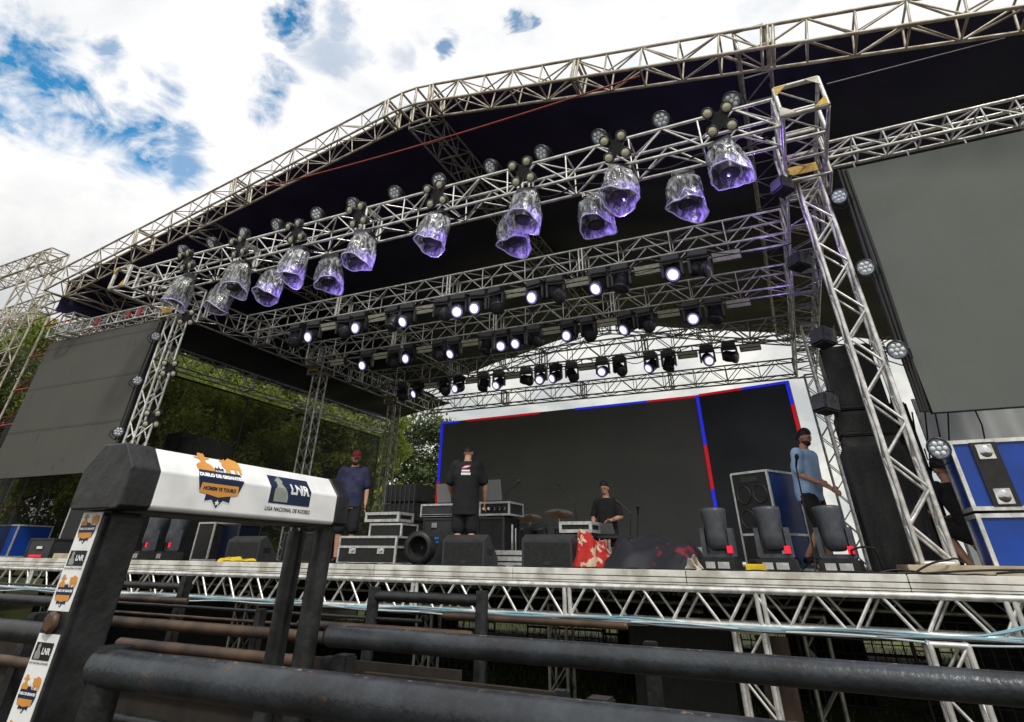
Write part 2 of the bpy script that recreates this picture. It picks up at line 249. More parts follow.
# ------------------------------------------------------------------ object helpers
def link(o, parent=None):
    col.objects.link(o)
    if parent is not None: o.parent = parent
    return o
def tag(o, label=None, cat=None, group=None, kind=None):
    if label: o['label'] = label
    if cat: o['category'] = cat
    if group: o['group'] = group
    if kind: o['kind'] = kind
    return o
def thing(name, label, cat, loc=(0, 0, 0), rz=0, group=None):
    o = bpy.data.objects.new(name, None); o.empty_display_size = .1; link(o); o.location = loc; o.rotation_euler = (0, 0, rz)
    return tag(o, label, cat, group)
def dup(root, loc, rot=None, label=None, group=None):
    r = root.copy(); col.objects.link(r); r.location = loc
    if rot is not None: r.rotation_euler = rot
    if label: r['label'] = label
    if group: r['group'] = group
    for ch in list(root.children):
        c = ch.copy(); col.objects.link(c); c.parent = r
        for g in ch.children:
            d = g.copy(); col.objects.link(d); d.parent = c
    return r
V = Vector
class MB:
    def __init__(s): s.v = []; s.f = []; s.m = []; s.cur = 0; s.sm = []
    def add(s, vs, fs, smooth=False):
        o = len(s.v); s.v += [tuple(v) for v in vs]
        for f in fs: s.f.append(tuple(i+o for i in f)); s.m.append(s.cur); s.sm.append(smooth)
        return s
    def box(s, a, b, bev=0):
        x0, y0, z0 = a; x1, y1, z1 = b
        if x0 > x1: x0, x1 = x1, x0
        if y0 > y1: y0, y1 = y1, y0
        if z0 > z1: z0, z1 = z1, z0
        if bev:
            bm = bmesh.new(); bmesh.ops.create_cube(bm, size=1)
            for v in bm.verts: v.co = V(((x0+x1)/2+v.co.x*(x1-x0), (y0+y1)/2+v.co.y*(y1-y0), (z0+z1)/2+v.co.z*(z1-z0)))
            bmesh.ops.bevel(bm, geom=list(bm.edges), offset=bev, segments=2, affect='EDGES'); bm.verts.index_update()
            s.add([v.co.copy() for v in bm.verts], [[v.index for v in f.verts] for f in bm.faces]); bm.free(); return s
        return s.add([(x0, y0, z0), (x1, y0, z0), (x1, y1, z0), (x0, y1, z0), (x0, y0, z1), (x1, y0, z1), (x1, y1, z1), (x0, y1, z1)],
                     [(0, 3, 2, 1), (4, 5, 6, 7), (0, 1, 5, 4), (1, 2, 6, 5), (2, 3, 7, 6), (3, 0, 4, 7)])
    def tube(s, p, q, r, n=8, r2=None, cap=True):
        p = V(p); q = V(q); d = q-p
        if d.length < 1e-6: return s
        d.normalize(); a = d.orthogonal().normalized(); b = d.cross(a); r2 = r if r2 is None else r2
        vs = []
        for c, rr in ((p, r), (q, r2)):
            for i in range(n): t = 2*math.pi*i/n; vs.append(c+(a*math.cos(t)+b*math.sin(t))*rr)
        s.add(vs, [(i, (i+1) % n, n+(i+1) % n, n+i) for i in range(n)], True)
        if cap: s.add(vs[:n], [tuple(reversed(range(n)))]); s.add(vs[n:], [tuple(range(n))])
        return s
    def path(s, pts, r, n=6):
        pts = [V(p) for p in pts]; rings = []; up = None
        for i, p in enumerate(pts):
            d = (pts[min(i+1, len(pts)-1)]-pts[max(i-1, 0)]).normalized()
            a = (up-d*up.dot(d)).normalized() if up is not None and (up-d*up.dot(d)).length > 1e-4 else d.orthogonal().normalized()
            up = a; b = d.cross(a); rr = r[i] if isinstance(r, (list, tuple)) else r
            rings.append([p+(a*math.cos(2*math.pi*k/n)+b*math.sin(2*math.pi*k/n))*rr for k in range(n)])
        vs = [v for g in rings for v in g]; fs = []
        for i in range(len(pts)-1):
            for k in range(n): fs.append((i*n+k, i*n+(k+1) % n, (i+1)*n+(k+1) % n, (i+1)*n+k))
        return s.add(vs, fs, True)
    def lathe(s, prof, c=(0, 0, 0), axis=(0, 0, 1), n=16, cap=True):
        # prof: list of (radius, height along the axis)
        c = V(c); d = V(axis).normalized(); a = d.orthogonal().normalized(); b = d.cross(a); vs = []; fs = []
        for r, h in prof:
            for k in range(n): t = 2*math.pi*k/n; vs.append(c+d*h+(a*math.cos(t)+b*math.sin(t))*r)
        for i in range(len(prof)-1):
            for k in range(n): fs.append((i*n+k, i*n+(k+1) % n, (i+1)*n+(k+1) % n, (i+1)*n+k))
        s.add(vs, fs, True)
        if cap:
            s.add(vs[:n], [tuple(reversed(range(n)))]); s.add(vs[-n:], [tuple(range(n))])
        return s
    def prism(s, poly, d, o=(0, 0, 0), ux=(1, 0, 0), uy=(0, 0, 1), uz=(0, 1, 0)):
        o = V(o); ux = V(ux); uy = V(uy); uz = V(uz); n = len(poly)
        a = [o+ux*x+uy*y for x, y in poly]; b = [p+uz*d for p in a]
        return s.add(a+b, [tuple(reversed(range(n))), tuple(range(n, 2*n))]+[(i, (i+1) % n, n+(i+1) % n, n+i) for i in range(n)])
    def mesh(s, mats, off=(0, 0, 0), name='m'):
        me = bpy.data.meshes.new(name); o = V(off)
        me.from_pydata([V(v)-o for v in s.v], [], s.f)
        for m in (mats if isinstance(mats, (list, tuple)) else [mats]): me.materials.append(m)
        me.polygons.foreach_set('material_index', s.m); me.polygons.foreach_set('use_smooth', s.sm)
        bm = bmesh.new(); bm.from_mesh(me); bmesh.ops.recalc_face_normals(bm, faces=bm.faces); bm.to_mesh(me); bm.free()
        me.update(); return me
    def build(s, name, mats, parent=None, local=False):
        off = (0, 0, 0)
        if parent is not None and not local:
            p = parent; off = V((0, 0, 0))
            while p is not None: off = off+p.location; p = p.parent
        me = s.mesh(mats, off, name); o = bpy.data.objects.new(name, me); return link(o, parent)
def single(name, mb, mats, label, cat, group=None, base=None):
    # a thing of one mesh, its origin at its base
    if base is None:
        a = np.array(mb.v); base = ((a[:, 0].min()+a[:, 0].max())/2, (a[:, 1].min()+a[:, 1].max())/2, a[:, 2].min())
    o = bpy.data.objects.new(name, mb.mesh(mats, base, name)); link(o); o.location = base
    return tag(o, label, cat, group)
def ordn(i): return ['first', 'second', 'third', 'fourth', 'fifth', 'sixth', 'seventh', 'eighth', 'ninth', 'tenth', 'eleventh', 'twelfth', 'thirteenth', 'fourteenth', 'fifteenth', 'sixteenth', 'seventeenth', 'eighteenth'][i]

# ------------------------------------------------------------------ ground
g = MB(); g.add([(-400, -60, GROUND), (400, -60, GROUND), (400, 900, GROUND), (-400, 900, GROUND)], [(0, 1, 2, 3)])
tag(g.build('ground', M['ground']), kind='structure')
g = MB(); g.add([(-60, -20, GROUND+.004), (40, -20, GROUND+.004), (40, 6.6, GROUND+.004), (-60, 6.6, GROUND+.004)], [(0, 1, 2, 3)])
tag(g.build('arena_soil', M['soil']), kind='structure')
gr = MB()
for i in range(16000):
    x = random.uniform(-16, 8); y = random.uniform(8, 30); a = random.uniform(0, 6.28); h = random.uniform(.05, .13); w = .012
    gr.add([(x-w*math.cos(a), y-w*math.sin(a), GROUND), (x+w*math.cos(a), y+w*math.sin(a), GROUND), (x+random.uniform(-.04, .04), y+random.uniform(-.04, .04), GROUND+h)], [(0, 1, 2)])
tag(gr.build('grass', M['grass']), 'short green grass under and behind the stage', 'grass', kind='stuff')

# ------------------------------------------------------------------ trusses
def truss(name, label, A, B, w, h, ref=(0, 0, 1), pitch=.5, rc=.025, rb=.013, m='alu', group=None, posts=2, cat='truss', ends=True, mod=0, parts=True):
    """square lattice truss from A to B (centre line); w across, h along ref."""
    A = V(A); B = V(B); d = B-A; Ln = d.length; d = d/Ln; rf = V(ref); up = (rf-d*rf.dot(d)).normalized(); sd = d.cross(up)
    root = thing(name, label, cat, A, 0, group)
    cs = [(-1, -1), (1, -1), (1, 1), (-1, 1)]
    P = lambda c, t: A+d*t+sd*(c[0]*w/2)+up*(c[1]*h/2)
    for c in cs:
        MB().tube(P(c, 0), P(c, Ln), rc, 8).build('chord', M[m], root)
    br = MB(); n = max(2, round(Ln/pitch)); st = Ln/n
    for k in range(4):
        a, b = cs[k], cs[(k+1) % 4]
        for i in range(n):
            p, q = (a, b) if (i+k//2) % 2 == 0 else (b, a)
            br.tube(P(p, i*st), P(q, (i+1)*st), rb, 6, cap=False)
            if posts and i % posts == 0 and i > 0: br.tube(P(a, i*st), P(b, i*st), rb, 6, cap=False)
    br.build('bracing', M[m], root)
    if ends:
        for t in [0, Ln]+([k*mod for k in range(1, int(Ln/mod+.01)) if Ln-k*mod > .3] if mod else []):
            e = MB()
            for k in range(4):
                a, b = cs[k], cs[(k+1) % 4]
                for dt in ((-.035, .035) if 0 < t < Ln else (0,)):
                    e.tube(P(a, t+dt), P(b, t+dt), rc*.9, 6)
            e.build('end_frame' if t in (0, Ln) else 'joint_frame', M[m], root)
    return root
YF = 6.22; SX = 5.44; CXL, CXR = -12.06, 1.18; ZB, ZT = 4.80, 5.27; ZM = (ZB+ZT)/2; HH = ZT-ZB
# side trusses of the lighting rig, front to back
truss('side_truss', 'long truss running front to back above the left leg, cut-off end with yellow corner plates', (CXL, YF, ZM), (CXL, 19.0, ZM), .48, HH, m='alu', pitch=.5, mod=2)
truss('side_truss', 'long truss running front to back above the right tower, violet light on its chord', (CXR, YF, ZM), (CXR, 19.0, ZM), .52, HH, m='alu', pitch=.5, mod=2)
bars = [('front', 6.38, 'alu_bright', 'front lighting truss carrying the lamps in plastic rain covers'),
        ('second', 9.35, 'alu_bright', 'second lighting truss back, bright lamps and strobe bars hang below it'),
        ('third', 11.65, 'alu_bright', 'third lighting truss back, dim truss between two rows of white lamps'),
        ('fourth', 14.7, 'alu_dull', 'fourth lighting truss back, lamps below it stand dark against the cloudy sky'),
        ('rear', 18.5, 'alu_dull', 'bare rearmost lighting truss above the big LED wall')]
for nme, Y, m, lb in bars:
    truss('lighting_truss', lb, (CXL+.27, Y+.22, ZM), (CXR-.29, Y+.22, ZM), .44, HH, m=m, pitch=.48, group='cross trusses of the lighting rig', mod=3, rb=.014 if nme == 'front' else .013)
# towers / legs on the stage
def leg(label, x, y, zt, s=.285, m='alu', z0=DECK+.10, **k):
    return truss('tower_truss', label, (x, y, z0), (x, y, zt), s, s, ref=(0, 1, 0), pitch=.30, rc=.025, rb=.014, m=m, posts=0, **k)
leg('bright lattice tower on the stage front right, beside the black speaker stack', CXR, 7.74, 4.66, m='alu_bright', rb=None) if False else None
t = truss('tower_truss', 'bright lattice tower on the stage front right, beside the black speaker stack', (CXR, 7.74, DECK+.1), (CXR, 7.74, 4.66), .285, .285, ref=(0, 1, 0), pitch=.34, rc=.026, rb=.017, m='alu_bright', posts=0, cat='tower truss')
truss('tower_truss', 'lattice tower beside the right edge of the left side screen', (CXL, 7.74, DECK+.1), (CXL, 7.74, 4.66), .285, .285, ref=(0, 1, 0), pitch=.34, rc=.025, rb=.016, m='alu_bright', posts=0, cat='tower truss')
truss('tower_truss', 'grey lattice tower behind the beam of the black and white chute frame', (-12.05, 12.6, DECK), (-12.05, 12.6, 4.66), .285, .285, ref=(0, 1, 0), pitch=.34, m='alu', posts=0, cat='tower truss')
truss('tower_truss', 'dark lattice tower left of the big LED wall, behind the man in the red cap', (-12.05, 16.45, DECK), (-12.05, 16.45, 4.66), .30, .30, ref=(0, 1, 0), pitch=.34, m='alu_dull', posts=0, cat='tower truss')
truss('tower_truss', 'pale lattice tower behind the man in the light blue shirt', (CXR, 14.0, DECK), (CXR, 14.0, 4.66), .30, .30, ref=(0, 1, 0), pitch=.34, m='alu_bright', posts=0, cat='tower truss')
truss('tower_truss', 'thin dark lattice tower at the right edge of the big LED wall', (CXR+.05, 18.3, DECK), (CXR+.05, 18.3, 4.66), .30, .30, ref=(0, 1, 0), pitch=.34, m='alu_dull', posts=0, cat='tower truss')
truss('tower_truss', 'far bright lattice tower seen between the LED wall and the speaker stack', (1.75, 20.4, DECK), (1.75, 20.4, 6.0), .4, .4, ref=(0, 1, 0), pitch=.45, m='alu', posts=0, cat='tower truss')
# sleeve blocks and their yellow plates
def sleeve(x, y, s, zl, zh, label, m):
    r = thing('sleeve_block', label, 'sleeve block', (x, y, zl), 0, 'sleeve blocks at the tower heads')
    f = MB(); h = s/2
    for z in (zl, zl+.34, zh-.02, zh):
        for a, b in (((-h, -h), (h, -h)), ((h, -h), (h, h)), ((h, h), (-h, h)), ((-h, h), (-h, -h))):
            f.tube((x+a[0], y+a[1], z), (x+b[0], y+b[1], z), .024, 6)
    for a in ((-h, -h), (h, -h), (h, h), (-h, h)): f.tube((x+a[0], y+a[1], zl), (x+a[0], y+a[1], zh), .026, 8)
    f.build('frame', M[m], r)
    for sx, sy in ((-1, -1), (1, 1)):
        MB().prism([(sx*h*.95, sy*h*.95), (sx*h*.2, sy*h*.95), (sx*h*.95, sy*h*.2)], .008, (x, y, zl-.012), (1, 0, 0), (0, 1, 0), (0, 0, 1)).build('corner_plate', M['yellow'], r)
    MB().box((x-h*.8, y-h-.012, zl+.08), (x+h*.5, y-h-.004, zl+.22)).build('face_plate', M['yellow'], r)
    return r
sleeve(CXR, 7.74, .56, 4.62, 5.42, 'sleeve block on top of the bright right tower', 'alu')
sleeve(CXL, 7.74, .56, 4.62, 5.42, 'sleeve block on top of the tower beside the left screen', 'alu')
sleeve(-12.05, 12.6, .52, 4.6, 5.4, 'dark sleeve block on the tower above the chute frame beam', 'alu_dull')
sleeve(-12.05, 16.45, .52, 4.6, 5.4, 'dark sleeve block on the tower left of the LED wall', 'alu_dull')
# open end frames with yellow corner plates
for x, w, lb in ((CXL, .48, 'open square end frame with yellow corners on the left side truss'), (CXR, .52, 'open square end frame with yellow corners on the right side truss')):
    r = thing('open_truss_end', lb, 'end frame', (x, YF-.02, ZB))
    h = w/2; c = [(x-h, ZB), (x+h, ZB), (x+h, ZT), (x-h, ZT)]
    for dy in (-.03, .52):
        f = MB()
        for k in range(4): f.tube((c[k][0], YF+dy, c[k][1]), (c[(k+1) % 4][0], YF+dy, c[(k+1) % 4][1]), .026, 8)
        f.build('frame', M['alu_bright'], r)
    for k in range(4):
        a = V((c[k][0], 0, c[k][1])); p = V((c[k-1][0], 0, c[k-1][1])); n_ = V((c[(k+1) % 4][0], 0, c[(k+1) % 4][1])); q1 = a+(p-a)*.3; q2 = a+(n_-a)*.3
        y = YF-.062
        MB().prism([(a.x, a.z), (q1.x, q1.z), (q2.x, q2.z)], .008, (0, y, 0)).build('corner_plate', M['yellow' if k % 2 == 1 else 'alu_old'], r)

# ------------------------------------------------------------------ roof: gabled trusses, purlins and black canopy
YR0, YR1 = 6.9, 21.0; ZR = 8.10; ZE = 5.93; XE = -15.8; XE2 = 2*-SX-XE
def slope(x): return ZR-(ZR-ZE)*abs(x+SX)/(SX*0+(-SX-XE))
for Y, m, w in ((YR0, 'alu_old', 'front'), (YR1, 'alu_dull', 'rear')):
    o = .55
    truss('roof_truss', f'left sloping arch truss on the {w} edge of the black roof', (XE-.3, Y, slope(XE-.3)), (-SX-o, Y, slope(-SX-o)), .46, .45, m=m, pitch=.62, posts=1 if w == 'front' else 2, group=None, mod=3.1, rc=.026)
    truss('roof_truss', f'right sloping arch truss on the {w} edge of the black roof', (-SX+o, Y, slope(-SX+o)), (XE2+.3, Y, slope(XE2+.3)), .46, .45, m=m, pitch=.62, posts=1 if w == 'front' else 2, mod=3.1, rc=.028, rb=.017)
    r = thing('ridge_joint', f'angled ridge joint between the two {w} roof trusses', 'truss joint', (-SX, Y, ZR-.3))
    f = MB()
    for dz in (-.225, .225):
        for dy in (-.23, .23):
            f.path([(-SX-o, Y+dy, slope(-SX-o)+dz), (-SX-.18, Y+dy, ZR-.05+dz), (-SX+.18, Y+dy, ZR-.05+dz), (-SX+o, Y+dy, slope(-SX+o)+dz)], .026)
    f.build('chord', M[m], r)
    for x in (-o, -.18, .18, o):
        f = MB(); z = slope(-SX+x) if abs(x) > .3 else ZR-.05
        for dx in ((-.04, .04) if abs(x) > .3 else (0,)):
            for a, b in (((-.23, -.225), (.23, -.225)), ((.23, -.225), (.23, .225)), ((.23, .225), (-.23, .225)), ((-.23, .225), (-.23, -.225))):
                f.tube((-SX+x+dx, Y+a[0], z+a[1]), (-SX+x+dx, Y+b[0], z+b[1]), .026, 6)
        f.build('plate', M[m], r)
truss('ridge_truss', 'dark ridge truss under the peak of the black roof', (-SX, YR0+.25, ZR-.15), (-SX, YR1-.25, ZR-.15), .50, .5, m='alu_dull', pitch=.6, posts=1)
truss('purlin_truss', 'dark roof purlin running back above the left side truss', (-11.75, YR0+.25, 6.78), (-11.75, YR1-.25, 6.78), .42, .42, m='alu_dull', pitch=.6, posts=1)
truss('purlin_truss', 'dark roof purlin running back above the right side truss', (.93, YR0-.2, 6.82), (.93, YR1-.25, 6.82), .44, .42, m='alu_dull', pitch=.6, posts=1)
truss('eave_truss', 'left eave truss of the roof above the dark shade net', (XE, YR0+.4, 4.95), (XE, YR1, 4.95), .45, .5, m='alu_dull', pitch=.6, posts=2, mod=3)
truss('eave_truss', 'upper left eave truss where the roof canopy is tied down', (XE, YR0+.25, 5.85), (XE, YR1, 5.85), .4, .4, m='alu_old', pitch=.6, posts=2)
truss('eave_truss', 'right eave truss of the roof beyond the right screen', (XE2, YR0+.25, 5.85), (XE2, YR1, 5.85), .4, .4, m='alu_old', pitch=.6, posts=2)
# canopy membrane
rt = thing('stage_tent', 'black gabled canopy stretched over the whole stage', 'canopy', (-SX, 7.1, 5.0))
def membrane(x0, x1, name, y0=7.12, y1=21.3):
    f = MB(); nx, ny = 24, 30; vs = []
    for i in range(nx+1):
        for j in range(ny+1):
            x = x0+(x1-x0)*i/nx; y = y0+(y1-y0)*j/ny
            sag = .06*math.sin(math.pi*((y-y0) % 2.4)/2.4)
            vs.append((x, y, slope(x)+.24-sag-.03*math.sin(i*1.3)))
    f.add(vs, [(i*(ny+1)+j, (i+1)*(ny+1)+j, (i+1)*(ny+1)+j+1, i*(ny+1)+j+1) for i in range(nx) for j in range(ny)], True)
    return f.build(name, M['canopy'], rt)
membrane(XE-.35, -SX, 'roof_panel'); membrane(-SX, XE2+.35, 'roof_panel')
f = MB(); vs = []
for j in range(31):
    y = 7.12+14.2*j/30; zb = 5.25+.05*math.sin(j*1.7)
    vs += [(XE-.36, y, slope(XE)+.22), (XE-.3, y, zb)]
f.add(vs, [(2*j, 2*j+1, 2*j+3, 2*j+2) for j in range(30)], True); f.build('side_valance', M['canopy'], rt)
# inner black lining between side truss and eave
f = MB(); vs = []
for j in range(31):
    y = 8.6+12.4*j/30
    vs += [(XE+.35, y, 5.25+.04*math.sin(j)), (CXL-.3, y, 5.62+.05*math.sin(j*1.3))]
f.add(vs, [(2*j, 2*j+1, 2*j+3, 2*j+2) for j in range(30)], True); f.build('inner_lining', M['canopy'], rt)
# hanging webbing and cables under the roof
p = [onY(262, 188, 6.62), onY(640, 76, 6.62)]
st = MB(); q = []
for i in range(25):
    t = i/24; a = p[0].lerp(p[1], t); a.z += -.10*math.sin(math.pi*t); q.append(a)
st.path(q, .016, 5)
single('ratchet_strap', st, M['strap'], 'long red ratchet strap slung across under the front roof trusses', 'strap')
def cable(name, pts, r, m, label, sag=0, group=None, cat='cable', seg=20):
    a = MB(); qs = []
    for i in range(len(pts)-1):
        for k in range(seg):
            t = k/seg; v = V(pts[i]).lerp(V(pts[i+1]), t); v.z -= sag*math.sin(math.pi*t); qs.append(v)
    qs.append(V(pts[-1])); a.path(qs, r, 5); return single(name, a, M[m], label, cat, group)
cable('guy_wire', [onY(827, 84, 6.25), onY(1005, 38, 7.0)], .008, 'steelcable', 'thin steel wire from the right truss end up to the roof truss', 0, cat='wire')
cable('guy_wire', [onY(640, 120, 12), onY(832, 112, 12), onY(1011, 97, 12)], .012, 'steelcable', 'thin wire crossing under the roof right of the open truss end', .02, cat='wire')
cable('guy_wire', [onY(380, 160, 12), onY(260, 215, 12)], .012, 'steelcable', 'thin wire under the left roof slope near the red strap', .05, cat='wire')
cable('guy_wire', [onY(545, 195, 13), onY(775, 196, 13)], .012, 'steelcable', 'thin wire across the dark roof below the covered lamps', .03, cat='wire')
cable('guy_wire', [onY(412, 146, 9), onY(560, 138, 9)], .008, 'steelcable', 'thin wire crossing in front of the ridge truss', .02, cat='wire')

# ------------------------------------------------------------------ left scaffold tower and far trusses
truss('tower_truss', 'weathered roof support tower behind the left side screen', (-17.3, 6.9, GROUND), (-17.3, 6.9, 6.95), .5, .5, ref=(0, 1, 0), pitch=.5, m='alu_old', posts=2, cat='tower truss')
truss('lattice_beam', 'weathered truss sticking out left from the roof support tower', (-24, 7.0, 6.65), (-17.0, 7.0, 6.9), .45, .45, m='alu_old', pitch=.45, posts=1)
truss('lattice_beam', 'lower weathered truss left of the roof support tower', (-24, 7.6, 5.5), (-17.4, 7.6, 5.9), .4, .4, m='alu_old', pitch=.45, posts=2)
r = thing('scaffold_tower', 'red and yellow scaffold frame behind the left roof tower', 'scaffold', (-18.2, 8.6, GROUND))
f = MB()
for x in (-19.2, -18.2, -17.2):
    for y in (8.4, 9.2): f.tube((x, y, GROUND), (x, y, 6.2), .03, 6)
f.build('upright', M['alu_old'], r)
f = MB()
for k in range(8):
    z = GROUND+1+k*.95
    for y in (8.4, 9.2): f.tube((-19.2, y, z), (-17.2, y, z+.02), .025, 6)
    f.tube((-19.2, 8.4, z), (-17.2, 8.4, z+.9), .02, 6)
f.build('ledger', M['redpipe'], r)
truss('tower_truss', 'right roof support tower out beyond the right screen', (XE2+.5, 6.9, GROUND), (XE2+.5, 6.9, 6.6), .5, .5, ref=(0, 1, 0), pitch=.5, m='alu_old', posts=2, cat='tower truss')

# ------------------------------------------------------------------ side screens
def side_scr(x0, x1, y, z0, z1, mt, label):
    r = thing('side_screen', label, 'screen', ((x0+x1)/2, y, z0))
    MB().box((x0, y, z0), (x1, y+.02, z1)).build('display_face', mt, r)
    b = MB().box((x0, y+.024, z0+.004), (x1, y+.12, z1-.004)); b.build('cabinet_back', M['black'], r)
    h = MB()
    n = 6
    for k in range(n+1):
        x = x0+.2+(x1-x0-.4)*k/n; h.tube((x, y+.06, z1), (x, y+.06, z1+.12), .012, 6)
    h.build('hanging_hook', M['alu'], r); return r
side_scr(-16.75, -12.42, 7.62, 1.42, 4.66, M['scr_l'], 'grey side screen with stained seams hanging at the left of the stage')
side_scr(1.60, 5.9, 7.62, 1.42, 4.72, M['scr_r'], 'smooth plain grey side screen hanging at the right of the stage')
truss('screen_truss', 'short truss with red plates carrying the left side screen', (-16.9, 7.68, 4.93), (-12.35, 7.68, 4.93), .27, .27, m='alu', pitch=.36, posts=1)
for k, x in enumerate((-14.9, -13.7, -13.3)): single('marker_plate', MB().box((x, 7.5, 4.84), (x+.12, 7.53, 5.02)), M['redpipe'], 'small dark red plate tied on the left screen truss, '+['left', 'middle', 'right'][k]+' one', 'plate')
truss('screen_truss', 'truss carrying the plain right side screen', (1.5, 7.68, 5.05), (6.0, 7.68, 5.05), .27, .27, m='alu_bright', pitch=.36, posts=1)

# ------------------------------------------------------------------ stage deck
XL, XR_ = -19.0, 7.0; D = 7.0
r = thing('stage_platform', 'long raised stage with silver edging and a lattice front beam', 'stage', (-6, D, GROUND))
MB().box((XL, D+.03, DECK-.05), (XR_, 20.2, DECK-.004)).build('deck', M['deck'], r)
x = XL; k = 0
e = MB(); widths = []
zt = DECK+.012
while x < XR_:
    w = 1.98; e.box((x+.004, D-.01, DECK-.048), (x+w-.004, D+.03, zt), .004); e.box((x+.004, D-.015, DECK-.095), (x+w-.004, D+.03, DECK-.055), .003); e.box((x+.004, D-.008, DECK-.115), (x+w-.004, D+.028, DECK-.099)); x += w
e.build('edging', M['deckedge'], r)
for z in (DECK-.15, DECK-.435):
    for y in (D, D+.27): MB().tube((XL, y, z), (XR_, y, z), .027 if z < -.3 else .03, 10).build('front_chord', M['alu_bright'], r)
for y in (D, D+.27):
    b = MB(); x = XL
    while x < XR_-.5:
        o = 0 if y == D else .09
        b.tube((x+.02+o, y, DECK-.435), (x+.23+o, y, DECK-.15), .0155, 8, cap=False); b.tube((x+.29+o, y, DECK-.15), (x+.50+o, y, DECK-.435), .0155, 8, cap=False)
        x += .55
    b.build('front_bracing', M['alu_bright'], r)
for x in np.arange(XL+.5, XR_, 2.0):
    for dx in (-.03, .03): MB().tube((x+dx, D, DECK-.15), (x+dx, D, DECK-.435), .024, 8).build('joint_post', M['alu_bright'], r)
for y in (9.5, 12, 14.5, 17, 19.8):
    b = MB()
    for z in (DECK-.1, DECK-.4): b.tube((XL, y, z), (XR_, y, z), .025, 6)
    x = XL
    while x < XR_-.5: b.tube((x, y, DECK-.4), (x+.3, y, DECK-.1), .012, 5, cap=False); b.tube((x+.3, y, DECK-.1), (x+.6, y, DECK-.4), .012, 5, cap=False); x += .6
    b.build('under_beam', M['alu_dull'], r)
# stage legs (lattice posts and thin scaffold tubes under the deck)
def deck_leg(x, y, m, label, s=.27):
    truss('support_truss', label, (x, y, GROUND), (x, y, DECK-.48), s, s, ref=(0, 1, 0), pitch=.32, m=m, posts=0, rc=.026, rb=.014, cat='stage leg')
deck_leg(Xof(745, 7.15, -.6)+.05, 7.15, 'alu_bright', 'bright stage leg with a brown board beside it')
deck_leg(Xof(946, 7.0, -.6), 6.95, 'alu_bright', 'bright stage leg nearest the right end of the front beam')
for k, px in enumerate((812, 690, 560, 430, 250, 60)):
    deck_leg(Xof(px, 9.5, -.6), 9.5, 'alu_dull', f'dim lattice leg in the second row under the deck, {ordn(k)} from the right')
x0 = Xof(760, 7.2, -.9)
single('board', MB().box((x0+.0, 7.35, GROUND), (x0+.30, 7.39, -.62)), M['pipe_brown'], 'brown board leaning beside the bright stage leg', 'board')
# black sheets added to darken the space under the deck, and barrier grids
for k, (a, b_, y) in enumerate(((-19, 7, 20.1), (-19, -9.6, 11), (-9.3, -6.9, 12.5), (-3.35, -2.2, 12), (-.6, .55, 12.5), (1.6, 7, 11.2))):
    dr = MB(); vs = []
    for i in range(41):
        x = a+(b_-a)*i/40; yy = y+.05*math.sin(i*1.9); vs += [(x, yy, GROUND+(.50 if k == 0 else .02)), (x, yy, DECK-.12)]
    dr.add(vs, [(2*i, 2*i+1, 2*i+3, 2*i+2) for i in range(40)], True)
    single('dark_sheet', dr, M['blackcloth'], ('long black sheet added to darken the rear of the space under the deck' if k == 0 else f'black sheet hanging under the deck, {ordn(k-1)} short panel from the left'), 'dark_sheet', 'black sheets under the deck')
for k, (a, b_, y) in enumerate(((-7.6, -5.9, 12.2), (-5.7, -4.0, 13.4), (-3.9, -2.2, 12.9), (-2.1, -.4, 11.9), (-.2, 1.5, 12.4), (1.0, 2.7, 10.4))):
    r = thing('crowd_barrier', f'dark metal grid barrier under the stage, {ordn(k)} from the left', 'barrier', (a, y, GROUND), 0, 'grid barriers under the stage')
    f = MB()
    for (p, q) in (((a, GROUND+.05), (b_, GROUND+.05)), ((a, -.62), (b_, -.62)), ((a, GROUND+.05), (a, -.62)), ((b_, GROUND+.05), (b_, -.62)), ((a, -1.2), (b_, -1.2))): f.tube((p[0], y, p[1]), (q[0], y, q[1]), .022, 6)
    f.build('frame', M['blackmetal'], r); f = MB()
    for i in range(1, 12): x = a+(b_-a)*i/12; f.tube((x, y, GROUND+.05), (x, y, -.62), .010, 5)
    for i in range(1, 9): z = GROUND+.05+i*.13; f.tube((a, y+.01, z), (b_, y+.01, z), .008, 5)
    f.build('bars', M['blackmetal'], r)
# two black subwoofers under the deck
for k, px in enumerate((652, 700)):
    x = Xof(px, 8.2, -.6); r = thing('subwoofer', ('left' if k == 0 else 'right')+' one of two black subwoofers standing under the deck front', 'subwoofer', (x, 8.2, -1.1), 0, 'subwoofers under the deck')
    MB().box((x-.3, 8.2, -1.1), (x+.3, 8.8, -.55), .02).build('cabinet', M['black'], r)
    MB().box((x-.24, 8.19, -1.04), (x+.24, 8.2, -.61)).build('grille', M['grille'], r)
    single('pallet_stand', MB().box((x-.28, 8.25, GROUND), (x+.28, 8.7, -1.104)), M['black'], ('left' if k == 0 else 'right')+' black stand under a subwoofer below the deck', 'stand')
# riser plate under the right tower
single('riser_board', MB().box((.86, 7.25, DECK+.002), (2.35, 8.15, DECK+.088), .006), M['ply'], 'pale plywood riser under the foot of the bright right tower', 'riser')
single('riser_board', MB().box((-12.6, 7.3, DECK+.002), (-11.2, 8.1, DECK+.088), .006), M['ply'], 'plywood riser under the foot of the left tower', 'riser')
